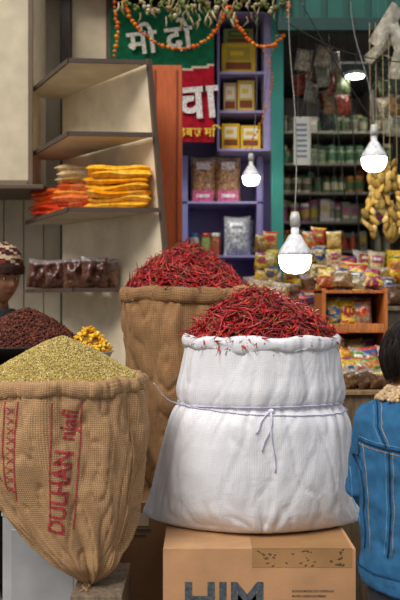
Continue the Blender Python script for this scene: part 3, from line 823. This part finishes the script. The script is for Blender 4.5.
for i, u in enumerate((370, 376, 383, 389, 396, 402)):
    x = X(u, 4.25); n_ = random.randint(11, 15); zt_ = Z(168+random.uniform(-10, 14), 4.25); zb = zt_
    for k in range(n_):
        hgt = random.uniform(.022, .038); wd = random.uniform(.012, .022)
        mb.ell(T(x+random.uniform(-.014, .014)+.02*math.sin(k*.5+i), 4.25+random.uniform(-.02, .02), zb) @ Ry(random.uniform(-.8, .8)) @ Rx(random.uniform(-.4, .4)), (wd, wd*.8, hgt), vary(random.choice([hx('c9a24a'), hx('a8843e'), hx('dcbc70'), hx('8f7434')]), .2), 8, 6)
        zb -= random.uniform(.022, .034)
    mb.tube([(x, 4.25, zb+.03), (x+.005, 4.25, zt_), (x, 4.265, 2.83)], .0015, hx('b8a070'), 4)
mb.obj('dried_fruit_garland', M_GRAIN)
mb = MB()
mb.bx(X(293, 4.5), X(310, 4.5), 4.465, 4.473, Z(166, 4.5), Z(118, 4.5), hx('a8a89e'))
for k in range(7): mb.bx(X(295, 4.5), X(306, 4.5), 4.463, 4.465, Z(127+k*5.2, 4.5), Z(125+k*5.2, 4.5), hx('5a6a80'))
mb.tube([(X(297, 4.5), 4.469, Z(118, 4.5)), (X(299, 4.5), 4.469, 3.1)], .0015, hx('888888'), 4); mb.tube([(X(307, 4.5), 4.469, Z(118, 4.5)), (X(305, 4.5), 4.469, 3.1)], .0015, hx('888888'), 4)
mb.obj('hanging_price_sign', M_PAINT)
mb = MB()
for (u, v, a, c, w_, h_) in ((386, 26, .55, 'a8a394', .08, .24), (398, 40, -.35, 'b4b0a0', .07, .20), (378, 50, .8, '938c7a', .06, .17), (396, 66, .2, 'a09a88', .06, .14)):
    vs = []
    M = T(X(u, 4.27), 4.262, Z(v, 4.27)) @ Ry(a)
    for j in range(9):
        for i in range(5): vs.append(M @ Vector(((i/4-.5)*w_, .014*math.sin(i*1.1+j*.5), (j/8-.5)*h_)))
    mb.add(vs, [(j*5+i, j*5+i+1, j*5+i+6, j*5+i+5) for j in range(8) for i in range(4)], [vary(hx(c), .12) if j not in (2, 5) else vary(hx(c), .4) for j in range(8) for i in range(4)])
    mb.tube([(X(u, 4.28), 4.27, Z(v, 4.28)+.05), (X(u, 4.28), 4.285, 2.95)], .001, hx('666666'), 4)
mb.obj('hanging_papers', M_CLOTH)

# ------------------------------------------------------------------ bulbs
def bulb(x, y, z, s, ztop, xt=None, yt=None, glow=M_GLOW):
    M = T(x, y, z)
    mb = MB(); wh = hx('e2e3e6')
    mb.lathe(M, [(.0, .155*s), (.014*s, .155*s, hx('9a9a9a')), (.014*s, .125*s, hx('e6e6e6')), (.022*s, .118*s, hx('e6e6e6')), (.034*s, .098*s, hx('e6e6e6')), (.052*s, .070*s, wh), (.057*s, .058*s, wh), (.057*s, .050*s)][::-1], wh, 28)
    mb.lathe(M @ T(0, 0, .15*s), [(.0, .05*s), (.012*s, .05*s), (.018*s, .03*s), (.018*s, 0), (0, 0)][::-1], hx('c8c6c0'), 18)
    a = mb.obj('housing', M_PLASTIC)
    mb = MB(); mb.lathe(M, [(.0, -.014*s), (.03*s, -.009*s), (.047*s, .004*s), (.055*s, .026*s), (.0565*s, .0495*s), (0, .0495*s)], (1, 1, 1), 28)
    b_ = mb.obj('diffuser', glow)
    mb = MB(); top = M @ Vector((0, 0, .2*s)); end = Vector((xt if xt is not None else x, yt if yt is not None else y, ztop))
    pts = [top.lerp(end, k/14)+Vector((.012*math.sin(k/14*math.pi*2), 0, 0)) for k in range(15)]
    mb.tube(pts, .0022*max(.7, s), hx('77776f'), 6); c = mb.obj('cord', M_PLASTIC)
    group('hanging_led_bulb', (x, y, z), [a, b_, c])
bulb(X(295, 3.25), 3.25, Z(270, 3.25), 1.18, 3.1, X(291, 4.3), 4.34)
bulb(X(374, 3.9), 3.9, Z(169, 3.9), 1.08, 2.97, X(352, 4.3), 4.34)
bulb(X(251, 4.45), 4.45, Z(184, 4.45), .85, 3.09, X(262, 4.45), 4.47)
mb = MB(); Ml = T(X(355, 4.6), 4.6, Z(76, 4.6))
mb.lathe(Ml, [(0, .0), (.06, 0), (.064, .006), (.05, .02), (.012, .03), (.0, .03)], hx('e0e0e0'), 28); q1 = mb.obj('shade', M_PLASTIC)
mb = MB(); mb.lathe(Ml @ T(0, 0, -.007), [(0, 0), (.052, 0), (.054, .006), (0, .006)], (1, 1, 1), 28); q2 = mb.obj('diffuser', M_GLOW)
mb = MB(); mb.tube([Ml @ Vector((0, 0, .03)), Ml @ Vector((.02, 0, .3)), Vector((X(348, 4.6), 4.6, 3.09))], .003, hx('77776f'), 6); q3 = mb.obj('cord', M_PLASTIC)
group('hanging_disc_lamp', (X(355, 4.6), 4.6, Z(76, 4.6)), [q1, q2, q3])
for yy in (4.85, 5.9):  # added glowing tubes, hidden from view, to brighten the shop interior
    mb = MB(); mb.tube([(.9, yy, 3.05), (2.1, yy, 3.05)], .018, (1, 1, 1), 12); t1 = mb.obj('tube', emis('added_fill_glow', (1, .93, .84), 17))
    mb = MB(); mb.bx(.85, 2.15, yy-.03, yy+.03, 3.07, 3.099, hx('d0d0d0')); mb.bx(.85, 2.15, yy-.045, yy-.035, 3.0, 3.08, hx('30403c')); t2 = mb.obj('fill_fitting', M_PLASTIC); group('added_fill_tube', (1.5, yy, 3.05), [t1, t2])
mb = MB()
for (u0, v0, u1, v1, y, sag) in ((283, 20, 400, 62, 4.2, .05), (300, 0, 372, 120, 4.22, .02), (350, 78, 360, 250, 4.35, .01), (330, 40, 345, 200, 4.4, .03), (318, 44, 300, 118, 4.4, .02)):
    a = Vector((X(u0, y), y, Z(v0, y))); b_ = Vector((X(u1, y), y, Z(v1, y)))
    mb.tube([a.lerp(b_, k/16)-Vector((0, 0, sag*math.sin(math.pi*k/16))) for k in range(17)], .003, hx('22231f'), 5)
mb.obj('electric_wires', M_PLASTIC)

# ------------------------------------------------------------------ marigold garlands
mb = MB(); gd = 4.36
def swag(pts, step, r, cols, jit=.004):
    P = [Vector((X(u, gd), gd-.02, Z(v, gd))) for u, v in pts]; Q = []
    for i in range(len(P)-1):
        p0 = P[max(i-1, 0)]; p1 = P[i]; p2 = P[i+1]; p3 = P[min(i+2, len(P)-1)]
        for k in range(20):
            t = k/20; Q.append(.5*((2*p1)+(p2-p0)*t+(2*p0-5*p1+4*p2-p3)*t*t+(3*p1-p0-3*p2+p3)*t**3))
    mb.tube(Q, .002, hx('7a6a3a'), 4); acc = 0
    for a, b_ in zip(Q[:-1], Q[1:]):
        acc += (b_-a).length
        if acc > step:
            acc = 0; c = random.choice(cols)
            rr = r*random.uniform(.75, 1.25)
            mb.ell(T(*(b_+Vector([random.uniform(-jit, jit) for _ in range(3)]))) @ Ry(random.random()), (rr, rr, rr*.8), vary(c, .2), 8, 5)
org = [hx('e06a1a'), hx('e8801e'), hx('cc5414'), hx('f09830')]
swag([(116, -20), (115, 10), (118, 30), (114, 60)], .02, .012, org)
swag([(122, -15), (130, 18), (150, 40), (178, 50), (205, 42), (222, 22), (229, 8), (238, 28), (256, 46), (274, 46), (286, 28), (289, -5)], .019, .012, org)
swag([(262, 48), (272, 80), (262, 120), (246, 150)], .018, .006, org)
swag([(283, 20), (270, 60), (264, 100), (262, 150)], .03, .004, org)
lf = [hx('8a8a50'), hx('b8ac84'), hx('6a7a3a'), hx('c9bfa0'), hx('8f7a4a'), hx('a89468')]
for ph in range(8):
    a = 118+ph*20
    pts = [(a, -12), (a+8, 3+4*(ph % 2)), (a+15, 8+5*(ph % 3)), (a+22, 4), (a+30, -12)]
    swag(pts, .011, .012, lf, .014)
for k in range(90):
    u = random.choice([random.uniform(118, 280), random.uniform(165, 235)]); v = random.uniform(-6, 22)
    p = Vector((X(u, gd), gd-.03+random.uniform(-.02, .02), Z(v, gd)))
    mb.tube([p, p+Vector((random.uniform(-.02, .02), 0, -.03)), p+Vector((random.uniform(-.03, .03), 0, -.06))], [.004, .008, .001], vary(random.choice(lf), .25), 5, flat=.3)
mb.obj('marigold_garland', M_GRAIN)
mb = MB(); mb.bx(-.6, .41, 4.38, 4.415, 3.03, 3.08, hx('3b2f26')); mb.obj('trim_5', M_WOOD)

# ------------------------------------------------------------------ people
def head(center, yaw, pitch, s, skin, hair, hat=None, hair_tufts=0):
    M = T(*center) @ Rz(-yaw) @ Rx(pitch)
    obs = []
    def shape(x, y, z):
        rx, ry, rz = .074, .092, .112
        px, py, pz = x*rx, y*ry, z*rz
        if z < 0:
            px *= 1-.30*(-z)**1.3
            if y < 0: py *= 1-.35*(-z)**1.2
        if y > .2: py -= .010*(y-.2)*(1-abs(z))
        if y > 0:
            py += .024*math.exp(-(x/.13)**2)*math.exp(-((z+.16)/.15)**2)*y
            py += .010*math.exp(-(x/.10)**2)*math.exp(-((z-.06)/.16)**2)*y
            for sx in (-1, 1): py -= .009*math.exp(-((x-sx*.36)/.17)**2-((z-.06)/.11)**2)
            py += .007*math.exp(-(x/.28)**2-((z+.45)/.05)**2)+.006*math.exp(-(x/.25)**2-((z+.56)/.05)**2)
            py += .008*math.exp(-(x/.3)**2-((z+.83)/.15)**2)
            for sx in (-1, 1): py += .004*math.exp(-((x-sx*.45)/.2)**2-((z+.2)/.15)**2)
            py += .004*math.exp(-((z-.24)/.08)**2)*(1-abs(x))
        return Vector((px*s, py*s, pz*s))
    nu, nv = 72, 56; vs = []; fs = []; cs = []
    for j in range(nv+1):
        p = -math.pi/2+math.pi*(.01+.98*j/nv)
        for i in range(nu):
            a = 2*math.pi*i/nu
            vs.append(M @ shape(math.cos(p)*math.cos(a), math.cos(p)*math.sin(a), math.sin(p)))
    for j in range(nv):
        p = -math.pi/2+math.pi*(j+.5)/nv
        for i in range(nu):
            a = 2*math.pi*(i+.5)/nu; x, y, z = math.cos(p)*math.cos(a), math.cos(p)*math.sin(a), math.sin(p)
            fs.append((j*nu+i, j*nu+(i+1) % nu, (j+1)*nu+(i+1) % nu, (j+1)*nu+i))
            cs.append(tuple(c*k for c, k in zip(skin, (.85, .55, .55))) if y > 0 and abs(x) < .26 and -.60 < z < -.42 else skin)
    fs += [tuple(range(nu))[::-1], tuple(nv*nu+i for i in range(nu))]; cs += [skin, skin]
    mb = MB(); mb.add(vs, fs, cs)
    for sx in (-1, 1):
        Me = M @ T(sx*.076*s, -.004*s, -.005*s) @ Rz(sx*-.35) @ Rx(-.1)
        mb.ell(Me, (.008*s, .019*s, .031*s), skin, 12, 10)
        mb.tube([Me @ Vector((sx*.006*s, .017*s*math.cos(a), .028*s*math.sin(a))) for a in np.linspace(.6, 5.4, 14)], .0035*s, skin, 6)
    mb.tube([M @ Vector((0, -.012*s, -.06*s)), M @ Vector((0, -.022*s, -.11*s)), Vector(center)+Vector((0, 0, -.175*s))-Vector((math.sin(yaw), math.cos(yaw), 0))*.03*s], [.05*s, .047*s, .056*s], skin, 20)
    obs.append(mb.obj('head_and_neck', M_SKIN))
    mb = MB()
    for sx in (-1, 1):
        q = shape(sx*.34, .93, .07)
        mb.ell(M @ T(q.x, q.y-.007*s, q.z), (.0125*s, .010*s, .0095*s), hx('e9e4dc'), 14, 10)
        mb.ell(M @ T(q.x, q.y+.0015*s, q.z), (.0052*s, .0025*s, .0052*s), hx('1a0f0a'), 10, 6)
        br = [M @ (shape(sx*t, math.sqrt(max(.01, 1-t*t-.07)), .26-.06*abs(t-.35))+Vector((0, .002*s, 0))) for t in (.14, .24, .34, .44, .54)]
        mb.tube(br, [.002*s, .0035*s, .0035*s, .003*s, .001*s], hx('120c0a'), 6)
    obs.append(mb.obj('eyes_and_brows', M_GLASS))
    mb = MB()
    def hairline(x, y): return .50 if y > .55 else (.50-(.55-y)*.75 if y > -.1 else (.01-(-.1-y)*.72))
    if hat is None:
        vs = []; fs = []
        for j in range(nv+1):
            p = -math.pi/2+math.pi*(.01+.98*j/nv)
            for i in range(nu):
                a = 2*math.pi*i/nu; x, y, z = math.cos(p)*math.cos(a), math.cos(p)*math.sin(a), math.sin(p)
                q = shape(x, y, z); fall = max(0, min(1, (z-hairline(x, y))/.25))
                k = 1+.03+.14*fall**.5+.03*noise.noise(Vector((x*5, y*5, z*3)))
                vs.append(M @ (q*k))
        for j in range(nv):
            p = -math.pi/2+math.pi*(j+.5)/nv
            for i in range(nu):
                a = 2*math.pi*(i+.5)/nu; x, y, z = math.cos(p)*math.cos(a), math.cos(p)*math.sin(a), math.sin(p)
                if z > hairline(x, y): fs.append((j*nu+i, j*nu+(i+1) % nu, (j+1)*nu+(i+1) % nu, (j+1)*nu+i))
        fs.append(tuple(nv*nu+i for i in range(nu)))
        mb.add(vs, fs, hair)
        for k in range(hair_tufts):
            a = random.random()*6.283; p0 = math.radians(random.uniform(0, 86)); pts = []; dr = random.uniform(-.35, .35)
            lift = random.uniform(0, .09); hc = vary(hair, .3) if random.random() < .7 else tuple(min(1, c*3.2) for c in hair)
            for t in range(7):
                p = p0-math.radians(9*t); aa = a+dr*t/6
                x, y, z = math.cos(p)*math.cos(aa), math.cos(p)*math.sin(aa), math.sin(p)
                if z < hairline(x, y)-.08: break
                pts.append(M @ (shape(x, y, z)*(1.165+lift*t/6+random.uniform(0, .012))))
            if len(pts) > 3:
                rr = [.0028*s*(1-.85*t/(len(pts)-1)) for t in range(len(pts))]
                mb.tube(pts, rr, hc, 4)
        obs.append(mb.obj('hair', M_HAIR))
    else:
        vs = []; fs = []; cs = []
        nj = 30
        for j in range(nj+1):
            p = math.radians(-2+j/nj*91)
            for i in range(nu):
                a = 2*math.pi*i/nu; x, y, z = math.cos(p)*math.cos(a), math.cos(p)*math.sin(a), math.sin(p)
                k = 1.12+(.06 if j < 5 else 0)+.01*math.cos(i*math.pi/2)
                v = Vector((.078*x, .096*y, .02+.125*z))*s*k; v.z += (.02*y)*s
                vs.append(M @ v)
        for j in range(nj):
            for i in range(nu):
                fs.append((j*nu+i, j*nu+(i+1) % nu, (j+1)*nu+(i+1) % nu, (j+1)*nu+i))
                q = (i//3+j//2) % 4
                c = hat[0] if j < 5 else (hat[1] if (q == 0 or (j % 9 in (0, 1))) else (hat[2] if (i//3-j//2) % 4 == 0 else hat[0]))
                cs.append(c)
        fs.append(tuple(nj*nu+i for i in range(nu))); cs.append(hat[0])
        mb.add(vs, fs, cs); obs.append(mb.obj('knitted_cap', M_CLOTH))
    return obs
def remeshed(mb, name, mat, vox, sm=6, disp=.0, dscale=.08):
    ob = mb.obj(name, mat)
    r = ob.modifiers.new('remesh', 'REMESH'); r.mode = 'VOXEL'; r.voxel_size = vox; r.use_smooth_shade = True
    s_ = ob.modifiers.new('smooth', 'SMOOTH'); s_.iterations = sm; s_.factor = .6
    if disp:
        tx = bpy.data.textures.new(name+'_folds', 'CLOUDS'); tx.noise_scale = dscale; tx.noise_depth = 2
        d_ = ob.modifiers.new('folds', 'DISPLACE'); d_.texture = tx; d_.strength = disp; d_.mid_level = .5; d_.texture_coords = 'LOCAL'
    return ob
def torso(mb, C, yaw, secs, n=36):
    f = Vector((math.sin(yaw), math.cos(yaw), 0)); r = Vector((math.cos(yaw), -math.sin(yaw), 0)); vs = []
    for (fo, z, w, d_) in secs:
        for k in range(n):
            a = 2*math.pi*k/n; c, s_ = math.cos(a), math.sin(a)
            vs.append(Vector((C[0], C[1], z))+f*(fo+d_*math.copysign(abs(s_)**.85, s_))+r*w*math.copysign(abs(c)**.85, c))
    m = len(secs)
    mb.add(vs, [(i*n+k, i*n+(k+1) % n, (i+1)*n+(k+1) % n, (i+1)*n+k) for i in range(m-1) for k in range(n)]+[tuple(range(n))[::-1], tuple((m-1)*n+k for k in range(n))], (0.5, .5, .5))
def hand(mb, w, dirv, nrm, thumb_side, s, col):
    dirv = Vector(dirv).normalized(); nrm = Vector(nrm); nrm = (nrm-dirv*nrm.dot(dirv)).normalized(); sd = dirv.cross(nrm)*thumb_side
    P = lambda a, b_, c: Vector(w)+dirv*a*s+sd*b_*s+nrm*c*s
    mb.tube([P(-.03, 0, 0), P(0, 0, 0), P(.03, 0, 0)], [.024*s, .024*s, .026*s], col, 12, flat=.75)
    for b_ in (-.028, -.01, .01, .028):
        mb.tube([P(.0, b_*.5, 0), P(.04, b_*.9, 0), P(.085, b_, 0)], [.014*s, .015*s, .012*s], col, 10)
    for b_, l in ((.03, .9), (.01, 1.0), (-.01, .95), (-.03, .75)):
        q = P(.085, b_, 0); d = dirv.copy(); pts = [q]
        for k, seg in enumerate((.038, .026, .02)):
            d = (d+nrm*.38).normalized(); q = q+d*seg*l*s; pts.append(q)
        mb.tube(pts, [.0095*s, .0088*s, .0080*s, .006*s], col, 8)
    mb.tube([P(.02, .022, 0), P(.045, .048, .008), P(.07, .062, .018), P(.09, .066, .028)], [.014*s, .012*s, .010*s, .007*s], col, 8)

# child ------------------------------------------------------------
cyaw = math.radians(58); CX, CY = .612, 2.32
F = Vector((math.sin(cyaw), math.cos(cyaw), 0)); R_ = Vector((math.cos(cyaw), -math.sin(cyaw), 0))
O = Vector((CX, CY, 0))
M_DEN = mat_vc('denim_cloth', .9, namt=.13, nscale=22, bump=.6, bscale=380, color=hx('32648c'), spec=.12, bdist=.003)
mb = MB()
torso(mb, (CX, CY), cyaw, [(0, .52, .145, .120), (0, .56, .148, .124), (0, .66, .152, .128), (0, .80, .158, .130), (-.005, .92, .165, .128), (-.01, 1.00, .162, .117), (-.008, 1.050, .120, .092), (-.002, 1.085, .068, .066)])
for sx in (-1, 1):
    sh = O+R_*sx*.150+Vector((0, 0, .990)); el = O+R_*sx*.195-F*.01+Vector((0, 0, .77)); wr = O+R_*sx*.18+F*.13+Vector((0, 0, .62))
    mb.tube([O+R_*sx*.09+Vector((0, 0, 1.005)), sh, sh.lerp(el, .5), el, el.lerp(wr, .5), wr], [.055, .062, .056, .050, .044, .038], (.5, .5, .5), 16)
jk = remeshed(mb, 'denim_jacket', M_DEN, .007, 3, .020, .06)
bj = bvh_of(jk)
def ringline(z, off, n=60, part=1.0):
    out = []
    for k in range(n+1):
        a = 2*math.pi*k/n*part; d = (R_*math.cos(a)+F*math.sin(a))
        h = bj.ray_cast(O+Vector((0, 0, z))+d*.6, -d)
        if h[0]: out.append(h[0]+d*off)
    return out
mb = MB()
def band(z0, z1, off, col):
    a = ringline(z0, off); b_ = ringline(z1, off); n = min(len(a), len(b_)); m1 = ringline((z0+z1)/2, off+.003)
    n = min(n, len(m1)); mb.add(a[:n]+m1[:n]+b_[:n], [(i, i+1, n+i+1, n+i) for i in range(n-1)]+[(n+i, n+i+1, 2*n+i+1, 2*n+i) for i in range(n-1)], col)
band(.530, .572, .004, hx('32648c'))
mb.tube(ringline(.575, .004), .0025, hx('183a58'), 5); mb.tube(ringline(.528, .004), .003, hx('183a58'), 5)
st = hx('b09468')
def seam(pts, r, col, off=.002):
    Q = []
    for (a, b_) in zip(pts[:-1], pts[1:]):
        for k in range(12):
            t = k/12; p = proj(bj, X(a[0]+(b_[0]-a[0])*t, 2.2), Z(a[1]+(b_[1]-a[1])*t, 2.2), off)
            if p and p.y < 2.6: Q.append(p)
    if len(Q) > 2: mb.tube(Q, r, col, 5)
for (pp, dx_, dy_) in (([(349, 442), (372, 449), (410, 452)], 0, 4), ([(368, 451), (372, 510), (374, 566)], 3, 0), ([(386, 404), (382, 430), (388, 450)], 3, 0), ([(390, 453), (392, 510), (390, 566)], 3, 0)):
    seam(pp, .0028, hx('143350')); seam([(u+dx_, v+dy_) for u, v in pp], .0010, st, .002); seam([(u-dx_*.9, v-dy_*.9) for u, v in pp], .0016, hx('5a8ab0'), .001)
trimj = mb.obj('jacket_seams', M_CLOTH)
mb = MB()
for k in range(900):
    a = random.uniform(.0, 2*math.pi); d = R_*math.cos(a)+F*math.sin(a)
    if a > math.pi*.42 and a < math.pi*.58: continue
    t = random.random()
    rr = .058+.036*t; z = 1.092-.036*t-.010*math.sin(a)
    mb.ell(T(*(O-F*.008+d*rr+Vector((0, 0, z+random.uniform(-.003, .003))))), (.0062, .0062, .0055), vary(hx('cdb08a'), .2), 6, 4)
col_ = mb.obj('sherpa_collar', M_CLOTH)
mb = MB(); fl = []
for k in range(40):
    a = 2*math.pi*k/39; d = R_*math.cos(a)+F*math.sin(a); fl.append(O-F*.008+d*.060+Vector((0, 0, 1.072)))
mb.tube(fl, .018, hx('b8956a'), 10); col2_ = mb.obj('collar_lining', M_CLOTH)
mb = MB()
torso(mb, (CX, CY), cyaw, [(0, .44, .125, .095), (0, .50, .132, .105), (0, .555, .128, .105)])
for sx in (-1, 1):
    hp = O+R_*sx*.066+Vector((0, 0, .50)); kn = O+R_*sx*.072+F*.012+Vector((0, 0, .30)); an = O+R_*sx*.075-F*.01+Vector((0, 0, .075))
    mb.tube([hp, hp.lerp(kn, .5), kn, kn.lerp(an, .4), an], [.068, .062, .052, .048, .042], (.1, .1, .1), 16)
tr = remeshed(mb, 'trousers', mat_vc('dark_trousers', .9, namt=.2, color=hx('23262e'), bump=.3), .010, 4, .008)
mb = MB()
for sx in (-1, 1):
    b0 = O+R_*sx*.077
    mb.tube([b0-F*.055+Vector((0, 0, .038)), b0-F*.02+Vector((0, 0, .045)), b0+F*.05+Vector((0, 0, .036)), b0+F*.115+Vector((0, 0, .028))], [.030, .038, .035, .024], hx('2a2a30'), 14)
    mb.tube([b0+Vector((0, 0, .04))-F*.01, b0+Vector((0, 0, .085))-F*.01], [.036, .038], hx('2a2a30'), 14)
    mb.prism([tuple((b0+F*fx+R_*rx_)[:2]) for fx, rx_ in ((-.085, -.025), (-.085, .025), (.05, .04), (.12, .03), (.138, 0), (.12, -.03), (.05, -.04))], .0, .014, hx('d8d4cc'))
shs = mb.obj('shoes', M_PLASTIC)
skin_c = hx('a9714e')
mb = MB()
for sx in (-1, 1):
    wr = O+R_*sx*.18+F*.13+Vector((0, 0, .62)); hand(mb, wr+F*.02+Vector((0, 0, -.008)), F*.9+Vector((0, 0, -.45)), -R_*sx, 1 if sx < 0 else -1, .78, skin_c)
hd = remeshed(mb, 'hands', mat_vc('child_skin', .55, namt=.06, color=skin_c), .003, 2)
ho = head(O+F*.012+Vector((0, 0, 1.178)), cyaw+.15, -.10, .95, skin_c, hx('17100d'), None, 2600)
group('child_in_denim_jacket', (CX, CY, 0), [jk, trimj, col_, col2_, tr, shs, hd]+ho)

# seated vendor --------------------------------------------------
vy = math.radians(150); VX, VY = -.975, 3.90
F = Vector((math.sin(vy), math.cos(vy), 0)); R_ = Vector((math.cos(vy), -math.sin(vy), 0)); O = Vector((VX, VY, 0))
mb = MB()
torso(mb, (VX, VY), vy, [(0, .66, .17, .13), (0, .72, .18, .14), (0, .85, .17, .13), (.0, 1.0, .185, .13), (.005, 1.14, .20, .125), (.0, 1.22, .18, .10), (.0, 1.265, .11, .08), (.01, 1.31, .07, .065)])
for sx in (-1, 1):
    sh = O+R_*sx*.185+Vector((0, 0, 1.18)); el = O+R_*sx*.23+F*.04+Vector((0, 0, .92)); wr = O+R_*sx*.10+F*.20+Vector((0, 0, .83))
    mb.tube([O+R_*sx*.10+Vector((0, 0, 1.2)), sh, sh.lerp(el, .5), el, el.lerp(wr, .5), wr], [.06, .068, .06, .052, .046, .038], (.5, .5, .5), 16)
vj = remeshed(mb, 'jacket', mat_vc('black_jacket', .8, namt=.2, color=hx('1d1d22'), bump=.3), .011, 5, .014)
mb = MB()
torso(mb, (VX, VY), vy, [(0, .575, .16, .13), (0, .64, .175, .14), (0, .70, .17, .135)])
for sx in (-1, 1):
    hp = O+R_*sx*.09+Vector((0, 0, .64)); kn = O+R_*sx*.11+F*.33+Vector((0, 0, .60)); an = O+R_*sx*.10+F*.30+Vector((0, 0, .10))
    mb.tube([hp, hp.lerp(kn, .5), kn, kn.lerp(an, .35), an], [.085, .078, .062, .056, .042], (.1, .1, .1), 16)
vt = remeshed(mb, 'trousers', mat_vc('brown_trousers', .9, namt=.2, color=hx('2f2a27'), bump=.3), .012, 4, .008)
mb = MB()
for sx in (-1, 1):
    b0 = O+R_*sx*.10+F*.30
    mb.tube([b0-F*.05+Vector((0, 0, .04)), b0+Vector((0, 0, .052)), b0+F*.09+Vector((0, 0, .038)), b0+F*.16+Vector((0, 0, .03))], [.034, .044, .04, .028], hx('1c1714'), 14)
    mb.tube([b0+Vector((0, 0, .04)), b0+Vector((0, 0, .10))], [.04, .04], hx('1c1714'), 12)
vs_ = mb.obj('shoes', M_PLASTIC)
skv = hx('8a5a3e'); mb = MB()
for sx in (-1, 1):
    wr = O+R_*sx*.10+F*.20+Vector((0, 0, .83)); hand(mb, wr+F*.015, F*.7-R_*sx*.5+Vector((0, 0, -.35)), Vector((0, 0, -1)), sx, .95, skv)
vh = remeshed(mb, 'hands', mat_vc('vendor_skin', .55, namt=.06, color=skv), .0035, 2)
vo = head(O+F*.03+Vector((0, 0, 1.455)), vy-.25, -.15, 1.08, skv, hx('15110f'), (hx('3a2420'), hx('c0a488'), hx('7a2f2a')))
group('seated_vendor', (VX, VY, 0), [vj, vt, vs_, vh]+vo)
mb = MB()
mb.lathe(T(VX, VY, 0), [(0, .500), (.16, .500), (.17, .515), (.165, .555), (0, .560)], hx('5a3f2a'), 28)
for k in range(4):
    a = math.pi/4+k*math.pi/2; mb.tube([(VX+.11*math.cos(a), VY+.11*math.sin(a), .51), (VX+.16*math.cos(a), VY+.16*math.sin(a), 0)], [.018, .014], hx('4a3322'), 8)
mb.obj('wooden_stool', M_WOOD)

# ------------------------------------------------------------------ lighting
w = bpy.data.worlds.new('overcast_sky'); scene.world = w; w.use_nodes = True
n = w.node_tree; bg = n.nodes['Background']
tc = n.nodes.new('ShaderNodeTexCoord'); sp = n.nodes.new('ShaderNodeSeparateXYZ'); n.links.new(tc.outputs['Generated'], sp.inputs[0])
cr_ = n.nodes.new('ShaderNodeValToRGB'); n.links.new(sp.outputs['Z'], cr_.inputs[0])
cr_.color_ramp.elements[0].position = .0; cr_.color_ramp.elements[0].color = (.37, .36, .36, 1)
cr_.color_ramp.elements[1].position = .6; cr_.color_ramp.elements[1].color = (.93, .95, 1.0, 1)
n.links.new(cr_.outputs[0], bg.inputs[0]); bg.inputs[1].default_value = .72
sl = bpy.data.lights.new('daylight', 'SUN'); sl.energy = 2.9; sl.angle = math.radians(30); sl.color = (1, .95, .89)
so = bpy.data.objects.new('daylight', sl); scene.collection.objects.link(so)
so.rotation_euler = Vector((.50, .68, -.92)).to_track_quat('-Z', 'Y').to_euler()

# ------------------------------------------------------------------ camera
cam = bpy.data.cameras.new('camera'); co = bpy.data.objects.new('camera', cam); scene.collection.objects.link(co)
co.location = (0, 0, 1.35); co.rotation_euler = (math.pi/2, 0, 0)
cam.sensor_fit = 'HORIZONTAL'; cam.sensor_width = 24; cam.lens = 48
cam.dof.use_dof = True; cam.dof.focus_distance = 2.75; cam.dof.aperture_fstop = 2.8
scene.camera = co
